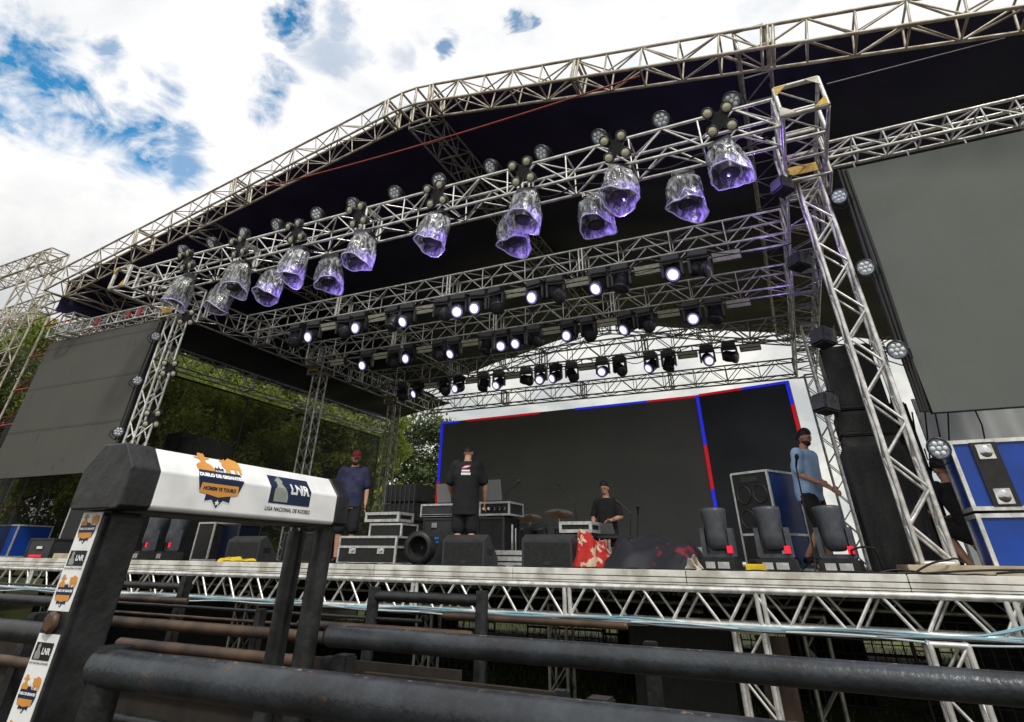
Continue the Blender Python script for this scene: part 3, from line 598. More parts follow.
# cables tied along the lower chord
b = thing('cable_bundle', 'teal and grey cables tied along the lower chord of the stage front', 'cables', (-6, 6.9, -.55))
for c in range(9):
    pts = []; ph = random.random()*6
    for i in range(190):
        x = -14+19.5*i/189; z = -.515-.008*(c%5)-.006*abs(math.sin(x*1.57))+.014*math.sin(x*1.3+ph)+.009*math.sin(x*4+ph*2)
        if x > 1.0: z += .30*min(1, (x-1.0)/1.1)**1.6*(1 if c < 2 else 0)
        if x > 1.0 and c < 2: pass
        pts.append((x, 6.945-.010*(c%4), z))
    MB().path(pts, .009, 5).build('cable', M[('teal', 'teal', 'steelcable', 'cable_pale', 'cable')[c % 5]], b)

# ------------------------------------------------------------------ LED wall
r = thing('led_wall', 'wide dark LED wall with red and blue lit edges at the back of the stage', 'LED wall', (-6.6, 18.3, DECK))
A_ = V((-11.35, 18.55, 0)); B_ = V((-1.93, 18.0, 0)); C_ = V((.60, 17.4, 0)); zt = 4.33
def panel(p, q, z0, z1, name, m, off=0, th=.08, par=r):
    d = (q-p).normalized(); n_ = V((d.y, -d.x, 0)); p2 = p+n_*off; q2 = q+n_*off
    f = MB(); f.add([p2+V((0, 0, z0)), q2+V((0, 0, z0)), q2+V((0, 0, z1)), p2+V((0, 0, z1)), p2-n_*th+V((0, 0, z0)), q2-n_*th+V((0, 0, z0)), q2-n_*th+V((0, 0, z1)), p2-n_*th+V((0, 0, z1))],
                    [(0, 1, 2, 3), (5, 4, 7, 6), (4, 0, 3, 7), (1, 5, 6, 2), (3, 2, 6, 7), (4, 5, 1, 0)])
    return f.build(name, m, par)
panel(A_, B_, DECK+.1, zt, 'left_section', M['led']); panel(B_, C_, DECK+.1, zt+.02, 'right_section', M['led_b'])
def edge(p, q, s0, s1, z0, z1, m): panel(p.lerp(q, s0), p.lerp(q, s1), z0, z1, 'lit_edge', M[m], .015, .01)
bw = .06
for s0, s1, c in ((.0, .085, 'ledblue'), (.12, .43, 'ledred'), (.57, .83, 'ledblue'), (.83, 1.0, 'ledred')): edge(A_, B_, s0, s1, zt-bw, zt+.004, c)
for s0, s1, c in ((.0, .5, 'ledred'), (.5, 1.0, 'ledblue')): edge(B_, C_, s0, s1, zt-bw+.02, zt+.026, c)
def vedge(p, q, s0, s1, z0, z1, m, o=.03): panel(p.lerp(q, s0), p.lerp(q, s1), z0, z1, 'lit_edge', M[m], o, .01)
vedge(A_, B_, 0, .012, 2.3, zt-.09, 'ledblue'); vedge(A_, B_, 0, .012, 1.0, 2.3, 'ledred')
vedge(A_, B_, .99, 1, 2.9, zt, 'ledblue'); vedge(A_, B_, .99, 1, 1.75, 2.9, 'ledred'); vedge(A_, B_, .99, 1, .3, 1.75, 'ledblue')
vedge(B_, C_, .965, 1, 3.7, zt, 'ledblue'); vedge(B_, C_, .965, 1, 1.9, 3.7, 'ledred')
f = MB()
for s in (0.05, .3, .5, .7, .95):
    p = A_.lerp(B_, s)+V((0, .35, 0)); f.tube((p.x, p.y, DECK), (p.x, p.y, zt), .03, 6)
f.build('support_frame', M['blackmetal'], r)

# ------------------------------------------------------------------ lamps
# moving head in a plastic rain cover: origin at the clamp, hangs down
def covered_head(cov, seed):
    rnd = random.Random(seed)
    t = thing('covered_moving_head', 'x', 'stage light')
    MB().box((-.16, -.12, -.14), (.16, .12, -.02), .02).tube((-.08, 0, -.03), (-.08, 0, .05), .02).tube((.08, 0, -.03), (.08, 0, .05), .02).build('base', M['lamp_body'], t, True)
    MB().lathe([(.09, -.2), (.13, -.28), (.14, -.5), (.12, -.56), (.125, -.60)], n=18).build('head', M['lamp_body'], t, True)
    MB().lathe([(.105, -.604), (.04, -.61)], n=18).build('lens', M['lens_off'], t, True)
    f = MB(); n, k = 28, 16; vs = []
    for j in range(k):
        u = j/(k-1); z = -.06-.60*u; rr = (.10+.09*min(1, u*6))+.065*u**1.2+.02*math.sin(u*3.0)
        for i in range(n):
            a = 2*math.pi*i/n; w = 1+.10*math.sin(a*3+seed+u*3)+.05*math.sin(a*7+seed*2-u*5)+rnd.uniform(-.02, .02)
            zz = z+(.05*math.sin(a*2+seed) if j == k-1 else rnd.uniform(-.01, .01))-(.05*math.sin(a+1) if u > .8 else 0)
            vs.append((rr*w*math.cos(a), rr*w*math.sin(a)*.9, zz))
    f.add(vs, [(j*n+i, j*n+(i+1) % n, (j+1)*n+(i+1) % n, (j+1)*n+i) for j in range(k-1) for i in range(n)], False)
    top = list(range(n)); f.f.append(tuple(top)); f.m.append(0); f.sm.append(False)
    cv = f.build('rain_cover', cov, t, True)
    f = MB(); rim = [V(vs[(k-1)*n+i]) for i in range(n)]; f.path(rim+[rim[0]], .010, 5); f.build('hem', M['cover_rim'], cv, True)
    return t
lay = [(184, 270, 'f', 0), (237, 0, 'f', 0), (224, 0, 'b', 0), (273, 0, 'b', 1), (297, 0, 'f', 1), (328, 0, 'b', 1), (362, 0, 'f', 1), (438, 0, 'f', 1), (513, 0, 'b', 1), (529, 0, 'f', 1), (593, 0, 'b', 1), (622, 0, 'f', 1), (687, 0, 'b', 1), (727, 0, 'f', 1)]
items = []
for i, (px, _, row, lit) in enumerate(lay):
    Y = 6.38 if row == 'f' else 6.84
    z = ZB-.03-(0 if row == 'f' else .03)
    X = Xof(px, Y, z-.4); items.append((X, Y, z, row, lit, i))
items.sort(); fi = bi = 0
for X, Y, z, row, lit, i in items:
    t = covered_head(M['cover'] if lit else M['cover_dull'], i*1.7+1)
    t.location = (X, Y, z); t.rotation_euler = (R(random.uniform(-14, -4)), R(random.uniform(-8, 8)), R(random.uniform(0, 360)*0+random.uniform(-25, 25)))
    if row == 'f': nm = ordn(fi); fi += 1
    else: nm = ordn(bi); bi += 1
    t['label'] = ('violet' if lit else 'grey')+f' lit lamp in plastic rain cover, {nm} from left in '.replace('lit ', 'glowing ' if lit else '')+('front' if row == 'f' else 'rear')+' row'
    t['group'] = 'lamps in rain covers under the front lighting truss'
# violet light from the covered heads that are switched on
for X, Y, z, row, lit, i in items:
    if lit and row == 'f':
        l = bpy.data.lights.new('violet_glow', 'POINT'); l.energy = 1.5; l.color = (.40, .25, 1); l.shadow_soft_size = .005
        o = bpy.data.objects.new('violet_glow', l); col.objects.link(o); o.location = (X, Y+.05, z-.80)
for p in ((CXR-.6, 7.2, 4.5), (CXR-.6, 9.2, 4.3), (CXR-.5, 11.5, 4.4)):  # added lights without fixtures, tinting the right side truss violet
    l = bpy.data.lights.new('violet_glow', 'POINT'); l.energy = 7; l.color = (.45, .28, 1); l.shadow_soft_size = .005
    o = bpy.data.objects.new('violet_glow', l); col.objects.link(o); o.location = p

def quad_lamp(s=1.0):
    t = thing('quad_blinder', 'x', 'stage light')
    f = MB(); a = .215*s; w = .085*s
    f.prism([(-a, -a+w), (-a, -a), (-a+w, -a), (0, -w*1.35), (a-w, -a), (a, -a), (a, -a+w), (w*1.35, 0), (a, a-w), (a, a), (a-w, a), (0, w*1.35), (-a+w, a), (-a, a), (-a, a-w), (-w*1.35, 0)], .07*s, (0, -.035*s, 0))
    f.tube((0, .03, -.03), (0, .14, -.03), .02); f.build('body', M['lamp_body'], t, True)
    for x in (-1, 1):
        for z in (-1, 1):
            l = MB().lathe([(.085*s, 0), (.09*s, .07*s), (.078*s, .075*s), (.072*s, .055*s)], (x*.145*s, -.02*s, z*.145*s), (0, -1, 0), 16).build('lamp', M['lamp_body'], t, True)
            MB().lathe([(.072*s, 0), (.05*s, .016*s), (.01*s, .02*s)], (x*.145*s, -.075*s, z*.145*s), (0, -1, 0), 16).build('glass', M['warm_glass'], l, True)
    return t
Q = quad_lamp(.86)
for k, px in enumerate((188, 240, 297, 359, 437, 523, 616, 720)):
    Y, z = 6.18, 5.00; X = Xof(px, Y, z); lb = f'four-lamp blinder on the front lighting truss, {ordn(k)} from the left'
    t = Q if k == 0 else dup(Q, (0, 0, 0))
    t.location = (X, Y, z); t.rotation_euler = (R(28), 0, R(-6)); t['label'] = lb; t['group'] = 'four-lamp blinders on the front truss'
def par_can(s=1.0, lit=False):
    t = thing('par_light', 'x', 'stage light')
    MB().lathe([(.05*s, .10*s), (.10*s, .06*s), (.125*s, -.02*s), (.125*s, -.06*s), (.108*s, -.06*s), (.105*s, -.045*s)], (0, 0, 0), (0, 1, 0), 20).build('body', M['lamp_body'], t, True)
    MB().lathe([(.106*s, 0), (.104*s, .004*s)], (0, -.049*s, 0), (0, -1, 0), 20).build('glass', M['par_glass'], t, True)
    f = MB()
    for i in range(7):
        a = i*math.pi/3; rr = .062*s if i < 6 else 0
        f.lathe([(.026*s, 0), (.012*s, .009*s)], (rr*math.cos(a), -.054*s, rr*math.sin(a)), (0, -1, 0), 10)
    f.build('led_cells', M['white'], t, True)
    f = MB(); f.path([(-.14*s, 0, 0), (-.14*s, .02, -.12*s), (0, .02, -.2*s), (.14*s, .02, -.12*s), (.14*s, 0, 0)], .009*s, 6); f.build('bracket', M['blackmetal'], t, True)
    return t
Pm = par_can(1.05)
for k, px in enumerate((183.5, 213, 245, 278, 318, 354, 396, 440, 492, 543, 600, 661, 732)):
    Y, z = 6.52, ZT+.29; t = Pm if k == 0 else dup(Pm, (0, 0, 0))
    t.location = (Xof(px, Y, z), Y, z); t.rotation_euler = (R(34+random.uniform(-12, 12)), R(random.uniform(-6, 6)), R(-10+random.uniform(-20, 20)))
    t['label'] = f'small round par light standing on the front lighting truss, {ordn(k)} from the left'; t['group'] = 'par lights standing on the front truss'
Pb = None
for k, (px, py, Y, lb) in enumerate(((840, 197, 7.5, 'topmost'), (866, 268, 7.5, 'second from the top'), (897, 350, 7.5, 'third from the top'), (938, 448, 7.5, 'lowest'))):
    if k == 0: Pb = par_can(.86)
    t = Pb if k == 0 else dup(Pb, (0, 0, 0)); t.location = onY(px, py, Y); t.rotation_euler = (R(12), 0, R(-20+6*k))
    t['label'] = f'round par light clamped right of the bright right tower, {lb}'; t['group'] = 'round lamps on the right tower'
for k, (px, py) in enumerate(((155, 336), (137, 380), (118, 431))):
    t = dup(Pb, onY(px, py, 7.45), (R(15), 0, R(68)), 'round par light seen from the side by the left screen, '+['top', 'middle', 'bottom'][k]+' one'); t['group'] = 'round lamps by the left screen'
Q2 = quad_lamp(.72)
for k, (px, py, Y) in enumerate(((187, 317, 7.2), (170, 368, 7.5), (153, 418, 7.5))):
    t = Q2 if k == 0 else dup(Q2, (0, 0, 0)); t.location = onY(px, py, Y); t.rotation_euler = (R(22), 0, R(30)); t['label'] = 'small four-lamp light on the left tower, '+['top', 'middle', 'lowest'][k]+' one'; t['group'] = 'four-lamp lights on the left tower'

# moving heads (origin at the clamp) in a lit and a dark version
def moving_head(lit, s=1.0, tilt=0, pan=0):
    t = thing('moving_head', 'x', 'stage light')
    MB().box((-.15*s, -.11*s, -.13*s), (.15*s, .11*s, -.02*s), .015).tube((-.08*s, 0, -.02*s), (-.08*s, 0, .06*s), .018*s).tube((.08*s, 0, -.02*s), (.08*s, 0, .06*s), .018*s).build('base', M['lamp_body'], t, True)
    f = MB()
    for sx in (-1, 1): f.box((sx*.155*s-.022*s, -.055*s, -.40*s), (sx*.155*s+.022*s, .055*s, -.12*s), .012)
    f.box((-.165*s, -.07*s, -.165*s), (.165*s, .07*s, -.128*s), .01); f.build('yoke', M['lamp_body'], t, True)
    d = V((math.sin(pan), -math.cos(pan)*math.cos(tilt), -math.sin(tilt))).normalized(); c = V((0, 0, -.33*s))
    f = MB().lathe([(.06*s, -.17*s), (.11*s, -.14*s), (.125*s, 0), (.12*s, .08*s), (.135*s, .09*s), (.135*s, .15*s), (.115*s, .155*s)], c, d, 20)
    for k in range(4): f.lathe([(.128*s, 0), (.128*s, .012*s)], c-d*(.10-.03*k)*s, d, 16)
    h = f.build('head', M['lamp_body'], t, True)
    if lit:
        MB().lathe([(.112*s, 0), (.085*s, .010*s)], c+d*.156*s, d, 20).build('lens_ring', M['lens_ring'], h, True)
        MB().lathe([(.084*s, 0), (.06*s, .012*s), (.02*s, .018*s)], c+d*.167*s, d, 20).build('lens', M['lens_on'], h, True)
    else: MB().lathe([(.112*s, 0), (.09*s, .014*s), (.03*s, .024*s)], c+d*.156*s, d, 20).build('lens', M['lens_off'], h, True)
    return t
LIT = [moving_head(True, 1.1, R(a), R(b)) for a, b in ((28, -14), (22, -2), (36, -20), (30, 6))]
DRK = [moving_head(False, 1.1, R(a), R(b)) for a, b in ((60, 25), (38, 45), (75, -10), (20, 60))]
usedp = {}
def place_head(lit, px, Y, z, label, group, k):
    pr = (LIT if lit else DRK)[k % 4]
    t = pr if id(pr) not in usedp else dup(pr, (0, 0, 0)); usedp[id(pr)] = 1
    t.location = (Xof(px, Y, z-.33), Y, z); t.rotation_euler = (0, 0, R(random.uniform(-14, 14))); t['label'] = label; t['group'] = group
rows = [
 ('second', 9.37, 9.81, [(313.6, 1), (296, 0), (344, 0), (360.6, 1), (393.6, 0), (408, 1), (442, 0), (459, 1), (478, 1), (497, 0), (536, 1), (556, 0), (599.6, 1), (621.7, 0), (673, 1), (700, 0)], [328, 377, 424.5, 515.5, 577, 647, 726]),
 ('third', 11.67, 0, [(366.5, 1), (394, 0), (410, 1), (439, 0), (454.4, 1), (486.6, 0), (503, 1), (518.6, 1), (535, 0), (570, 1), (589, 0), (627.8, 1), (646, 0), (692.9, 1), (715, 0)], [337, 380.5, 424.4, 470, 551, 607, 668.5, 738]),
 ('fourth', 14.72, 0, [(403, 0), (418, 1), (445, 0), (458.7, 1), (484, 0), (499, 1), (526.5, 0), (541, 1), (556, 1), (572, 0), (603, 1), (620, 0), (651.6, 1), (669, 0), (707.7, 1), (730, 0)], [431, 472.4, 512.3, 587, 687, 750]),
]
def strobe_bar():
    t = thing('strobe_bar', 'x', 'stage light')
    MB().box((-.25, -.07, -.27), (.25, .07, -.08), .01).tube((-.15, 0, -.09), (-.15, 0, .04), .015).tube((.15, 0, -.09), (.15, 0, .04), .015).build('housing', M['black'], t, True)
    MB().box((-.235, -.076, -.255), (.235, -.071, -.185)).box((-.235, -.076, -.165), (.235, -.071, -.095)).build('light_strip', M['bar_face'], t, True)
    return t
SB = strobe_bar(); sb_used = False
for nm, Y, _, hd, bl in rows:
    hd = sorted(hd)
    for lit in (1, 0):
        k = 0
        for px, l in hd:
            if l != lit: continue
            place_head(lit, px, Y, ZB-.03, ('lit white' if lit else 'unlit dark')+f' moving head under the {nm} lighting truss, {ordn(k)} {"lit" if lit else "unlit"} one from the left', f'moving heads under the {nm} lighting truss', k); k += 1
    for k, px in enumerate(bl):
        t = SB if not sb_used else dup(SB, (0, 0, 0)); sb_used = True
        t.location = (Xof(px, Y, ZB-.2), Y, ZB-.03); t.rotation_euler = (R(22), 0, 0); t['label'] = f'grey strobe bar under the {nm} lighting truss, {ordn(k)} from the left'; t['group'] = f'strobe bars under the {nm} lighting truss'
# power cables drooping from lamp to lamp
for (nm, Y, _, hd, bl), n_ in zip(rows, (9.45, 11.75, 14.8)):
    xs = sorted(Xof(px, Y, ZB-.36) for px, l in hd); pts = [(xs[0]-.6, Y+.12, ZB-.02)]
    for a, b_ in zip(xs[:-1], xs[1:]):
        dd = min(.34, .10+.12*(b_-a)); dd *= random.uniform(.6, 1.2)
        for k in range(9):
            t_ = k/8; pts.append((a+(b_-a)*t_, Y+.12, ZB-.05-dd*math.sin(math.pi*t_)))
    single('power_cable', MB().path(pts, .011, 5), M['cable'], f'black power cable drooping between the lamps of the {nm} lighting truss', 'cable')
pts = []
for i in range(200):
    t_ = i/199; pts.append((CXL+.4+12.4*t_, 6.62, ZB+.03+.02*math.sin(t_*90)-.07*abs(math.sin(t_*44))))
single('power_cable', MB().path(pts, .016, 6), M['cable'], 'thick black power cable running inside the front lighting truss', 'cable')
# dark square floodlights on the inner side of the right tower
fl = thing('floodlight', 'x', 'stage light')
MB().box((-.13, -.12, -.11), (.13, .10, .11), .02).build('housing', M['lamp_body'], fl, True)
MB().box((-.10, -.126, -.085), (.10, -.121, .085)).build('glass', M['lens_off'], fl, True)
MB().path([(-.15, 0, 0), (-.15, .04, .13), (0, .04, .18), (.15, .04, .13), (.15, 0, 0)], .01).build('bracket', M['blackmetal'], fl, True)
for k, (px, py, Y) in enumerate(((783, 187, 7.5), (800, 262, 8.2), (824, 338, 8.0), (826, 404, 8.2))):
    t = fl if k == 0 else dup(fl, (0, 0, 0)); t.location = onY(px, py, Y); t.rotation_euler = (R(-10), 0, R(-50)); t['label'] = 'dark box floodlight on the inner side of the right tower, '+['topmost', 'second from top', 'third from top', 'lowest'][k]; t['group'] = 'box floodlights on the right tower'

# ------------------------------------------------------------------ things standing on the deck
Z0 = DECK
def corner(px, Y, z=Z0): return Xof(px, Y, z)
def case_parts(r, x0, x1, y0, y1, z0, z1, body, edge='whitelite', e=.014, latches=0, split=None):
    MB().box((x0, y0, z0), (x1, y1, z1)).build('body', M[body], r)
    f = MB()
    for x in (x0, x1):
        for y in (y0, y1): f.box((x-e, y-e, z0), (x+e, y+e, z1))
    zs = [z0+e, z1-e]+([split] if split else [])
    for z in zs:
        for y in (y0, y1): f.box((x0+e, y-e, z-e), (x1-e, y+e, z+e))
        for x in (x0, x1): f.box((x-e, y0+e, z-e), (x+e, y1-e, z+e))
    f.build('metal_edging', M[edge], r)
    if latches:
        for k in range(latches):
            x = x0+(x1-x0)*(k+.5)/latches; z = (z0+z1)/2
            l = MB().box((x-.06, y0-.008, z-.045), (x+.06, y0-.003, z+.045)).build('latch', M['whitelite'], r)
            MB().lathe([(.03, 0), (.02, .008)], (x, y0-.009, z), (0, -1, 0), 12).build('latch_knob', M['chrome'], l)
def case(label, px0, px1, Y, depth, z0, z1, body='black', name='flight_case', **k):
    x0, x1 = Xof(px0, Y, z0), Xof(px1, Y, z0); r = thing(name, label, 'flight case' if name == 'flight_case' else name.replace('_', ' '), ((x0+x1)/2, Y, z0))
    case_parts(r, x0, x1, Y, Y+depth, z0, z1, body, **k); return r
# wedge monitors
def wedge(px, Y, label, w=.62, yaw=0):
    x = Xof(px, Y, Z0); r = thing('wedge_monitor', label, 'monitor speaker', (x, Y, Z0), yaw, 'wedge monitors along the stage front')
    prof = [(0, 0), (.42, 0), (.42, .24), (.30, .36), (.0, .12)]
    # the angled grille faces the stage; its sloping back faces the audience
    MB().prism([(a-.21, b) for a, b in [(0, 0), (.40, 0), (.40, .10), (.12, .36), (0, .30)]], w, (-w/2, 0, 0), (0, 1, 0), (0, 0, 1), (1, 0, 0)).build('cabinet', M['grey'], r, True)
    MB().box((-w/2+.03, -.214, .03), (w/2-.03, -.211, .27)).build('grille', M['grille'], r, True)
    for sx in (-1, 1): MB().box((sx*w/2-.004, -.12, .13), (sx*w/2+.004, .04, .2)).build('handle', M['black'], r, True)
    MB().box((-.04, -.219, .035), (.04, -.215, .07)).build('connector_plate', M['blackmetal'], r, True)
wedge(470, 7.55, 'grey wedge monitor in front of the man with the printed black shirt')
wedge(553, 7.55, 'grey wedge monitor left of the red patterned cloth', .66)
wedge(250, 7.7, 'grey wedge monitor behind the yellow cloth', .70)
# round black padded case
x = Xof(420, 7.6, Z0); r = thing('drum_case', 'round black padded case standing on its edge beside the flight case', 'drum case', (x, 7.6, Z0))
MB().lathe([(.14, .0), (.20, .0), (.21, .12), (.20, .24), (.05, .25)], (x, 7.5, Z0+.21), (-.25, 1, 0), 22, cap=False).build('shell', M['black'], r)
MB().lathe([(.14, .0), (.12, .16), (.02, .17)], (x, 7.505, Z0+.21), (-.25, 1, 0), 22, cap=False).build('inner_pad', M['blackcloth'], r)
# flight cases at the front, left of the drum case
case('long black flight case with white metal edges on the stage front', 337, 394, 7.7, .6, Z0, Z0+.36, latches=2, split=Z0+.22)
case('black rack case standing behind the long flight case', 366, 398, 8.4, .45, Z0+.002, Z0+.56, body='black', name='rack_case')
case('small flight case with white frame, on top of the black rack case', 366, 398, 8.4, .4, Z0+.58, Z0+.72, e=.02)
# desk: two dark road cases with mixer case and laptops
r = case('dark grey road case with a blue two-letter print, left of the man in black', 421, 458, 9.0, .7, Z0, Z0+.66, body='grey', name='road_case', edge='grey')
x0 = Xof(432, 9.0, Z0)
def text_mb(s, size, bold=False, off=.0):
    cu = bpy.data.curves.new('t', 'FONT'); cu.body = s; cu.size = size; cu.align_x = 'CENTER'; cu.align_y = 'CENTER'; cu.offset = off; cu.resolution_u = 3
    o = bpy.data.objects.new('t', cu); col.objects.link(o); bpy.context.view_layer.update()
    me = bpy.data.meshes.new_from_object(o.evaluated_get(bpy.context.evaluated_depsgraph_get()))
    vs = [v.co.copy() for v in me.vertices]; fs = [tuple(p.vertices) for p in me.polygons]
    bpy.data.objects.remove(o); bpy.data.curves.remove(cu); bpy.data.meshes.remove(me); return vs, fs
vs, fs = text_mb('BF', .2, off=.006)
MB().add([(x0+v.x, 8.983, Z0+.30+v.y) for v in vs], fs).build('print', M['bfblue'], r)
MB().box((x0-.05, 8.98, Z0+.52), (x0+.05, 8.984, Z0+.59)).build('sticker', M['silver'], r)
case('dark mixer case with white edges, on the grey road case', 421, 458, 9.0, .7, Z0+.68, Z0+.87, body='grey', split=Z0+.70)
case('black road case under the silver framed rack, right of the man in black', 477, 503, 9.0, .6, Z0, Z0+.66, body='black', name='road_case', edge='grey')
r = case('silver framed rack of gear beside the laptop on the black road case', 480, 509, 9.0, .55, Z0+.68, Z0+.88, body='black', name='gear_rack')
x0, x1 = Xof(482, 9.0, .7), Xof(507, 9.0, .7)
f = MB()
for k in range(5): f.lathe([(.03, 0), (.02, .02)], (x0+(x1-x0)*(k+.5)/5, 8.983, Z0+.78), (0, -1, 0), 10)
f.build('dial', M['chrome'], r)
def laptop(px, Y, z, w, h, label, m, rot=0):
    x = Xof(px, Y, z); r = thing('laptop', label, 'laptop', (x, Y, z), rot)
    MB().box((-w/2, 0, .004), (w/2, .24, .02)).build('keyboard_base', M['black'], r, True)
    MB().add([(-w/2, -.0, .02), (w/2, -.0, .02), (w/2, -.08, h), (-w/2, -.08, h), (-w/2, .012, .02), (w/2, .012, .02), (w/2, -.068, h), (-w/2, -.068, h)], [(0, 1, 2, 3), (5, 4, 7, 6), (4, 0, 3, 7), (1, 5, 6, 2), (3, 2, 6, 7), (4, 5, 1, 0)]).build('screen_lid', M[m], r, True)
laptop(444, 9.1, Z0+.875, .26, .30, 'pale grey laptop lid left of the man in black', 'silver')
laptop(494, 9.1, Z0+.885, .28, .32, 'silver laptop lid right of the man in black', 'silver')
laptop(607, 9.0, Z0+.40, .22, .15, 'small pale laptop on the low table by the drummer', 'silver')
case('low silver edged case between the two middle wedge monitors', 495, 527, 7.9, .4, Z0, Z0+.19, name='flight_case', e=.026, split=Z0+.095)
case('white framed amplifier rack behind the red cloth', 561, 591, 8.6, .5, Z0+.42, Z0+.56, e=.02)
case('black case under the white framed amplifier rack', 560, 592, 8.6, .5, Z0, Z0+.40, name='road_case', edge='grey')
# low table by the drummer
x0, x1 = Xof(599, 9.0, Z0+.3), Xof(627, 9.0, Z0+.3); r = thing('low_table', 'low dark table beside the white framed amplifier rack', 'table', ((x0+x1)/2, 9, Z0))
MB().box((x0, 8.9, Z0+.36), (x1, 9.4, Z0+.395), .005).build('table_top', M['grey'], r)
for a in (x0+.03, x1-.03):
    for b_ in (8.93, 9.37): MB().tube((a, b_, Z0), (a, b_, Z0+.36), .015).build('leg', M['chrome'], r)
# dark line-array stack on the left
x0 = Xof(377, 10.0, Z0); x1 = Xof(411, 10.0, Z0); r = thing('speaker_stack', 'black line array speaker stack behind the man in the red cap', 'speaker stack', ((x0+x1)/2, 10, Z0))
for k in range(4):
    z = Z0+.02+k*.33; MB().box((x0, 10.0, z), (x1, 10.6, z+.31), .02).build('cabinet', M['black'], r)
f = MB()
for k in range(7): x = x0+(x1-x0)*(k+.5)/7; f.box((x-.012, 9.985, Z0+.05), (x+.012, 9.997, Z0+1.3))
f.build('front_rib', M['grey'], r)
# big PA stack on the right
def speaker_box(x0, x1, y0, y1, z0, z1, label, m='black'):
    r = thing('pa_speaker', label, 'speaker', ((x0+x1)/2, y0, z0))
    MB().box((x0, y0, z0), (x1, y1, z1), .018).build('cabinet', M[m], r)
    MB().box((x0+.04, y0-.006, z0+.05), (x1-.04, y0+.001, z1-.05)).build('grille', M['grille'], r)
    MB().box((x0-.006, (y0+y1)/2-.08, (z0+z1)/2-.05), (x0+.004, (y0+y1)/2+.08, (z0+z1)/2+.05)).build('handle', M['grey'], r); return r
xa, xb = .70, 1.34
speaker_box(xa-.02, xb, 8.25, 8.95, Z0, Z0+1.30, 'tall scuffed black speaker at the foot of the right tower')
speaker_box(xa+.02, xb, 8.3, 8.9, Z0+1.43, Z0+1.72, 'short black speaker in the middle of the right stack')
speaker_box(xa+.05, xb, 8.3, 8.9, Z0+1.74, Z0+2.55, 'top black speaker of the stack beside the right tower')
single('spacer_block', MB().box((xa+.02, 8.35, Z0+1.302), (xb-.02, 8.85, Z0+1.428), .01), M['blackmetal'], 'dark spacer block between the tall speaker and the short one', 'spacer')
speaker_box(1.38, 1.62, 8.9, 9.5, Z0, Z0+1.9, 'tall black speaker partly hidden behind the bright right tower')
# left PA behind the gate beam
for k, px in enumerate((162, 178, 194)):
    x = Xof(px, 9.6, 1.6); z1 = onY(px, 434+k*4, 9.6).z
    speaker_box(x-.3, x+.28, 9.6, 10.2, Z0, z1, f'tall black speaker at stage left above the chute frame beam, {ordn(k)} from the left')
# cab with four woofers
x0, x1 = -.30, .30; r = thing('speaker_cabinet', 'speaker case with four woofers and dark blue side, white metal edges', 'speaker cabinet', (Xof(772, 9.5, Z0), 9.5, Z0), R(-33))
y0, y1 = -.1, .55; zA, zB = .42, 1.20
MB().box((x0, y0+.03, 0), (x1, y1, zB)).build('body', M['blue_mid'], r, True)
MB().box((x0+.015, y0, .02), (x1-.015, y0+.028, zB-.02)).build('baffle', M['black'], r, True)
f = MB(); e = .014
for x in (x0, x1):
    for y in (y0+.01, y1): f.box((x-e, y-e, 0), (x+e, y+e, zB))
for z in (zA, zB, e):
    for y in (y0+.01, y1): f.box((x0+e, y-e, z-e), (x1-e, y+e, z+e))
    for x in (x0, x1): f.box((x-e, y0+e, z-e), (x+e, y1-e, z+e))
f.build('metal_edging', M['whitelite'], r, True)
for i in (-1, 1):
    for j in (-1, 1):
        c = (i*.135, y0-.004, (zA+zB)/2-.05+j*.155)
        l = MB().lathe([(.125, 0), (.115, .012), (.10, -.004), (.04, -.03)], c, (0, -1, 0), 20, cap=False).build('woofer', M['blackmetal'], r, True)
        MB().lathe([(.040, 0), (.02, .02)], (c[0], c[1]+.028, c[2]), (0, -1, 0), 12).build('dust_cap', M['grey'], l, True)
MB().box((-.14, y0-.006, zB-.12), (.14, y0-.001, zB-.06)).build('horn', M['grey'], r, True)
# big blue flight cases on the right
def blue_case(x0, x1, y0, y1, z0, z1, label, strip):
    r = thing('flight_case', label, 'flight case', ((x0+x1)/2, y0, z0), 0, 'blue flight cases on the right')
    case_parts(r, x0, x1, y0, y1, z0, z1, 'blue', 'alu_bright', .018)
    if strip:
        s = MB().box((x0+.16, y0-.022, z0+.03), (x0+.38, y0-.012, z1-.03)).build('black_panel', M['black'], r)
        for z in (z0+.12, z1-.12):
            p = MB().box((x0+.20, y0-.032, z-.07), (x0+.34, y0-.024, z+.07), .004).build('latch_dish', M['alu_bright'], r)
            MB().lathe([(.055, 0), (.03, .010), (.0, .012)], (x0+.27, y0-.033, z), (0, -1, 0), 16, cap=False).build('latch_knob', M['chrome'], p)
    return r
xq = Xof(1001, 7.5, Z0); 
blue_case(xq, xq+1.2, 7.5, 7.95, Z0+.005, Z0+.52, 'blue flight case, lower one of the stack right of the tower', False)
blue_case(xq, xq+1.2, 7.5, 7.95, Z0+.545, Z0+1.19, 'blue flight case with black strip and round latches, upper one of the stack', True)
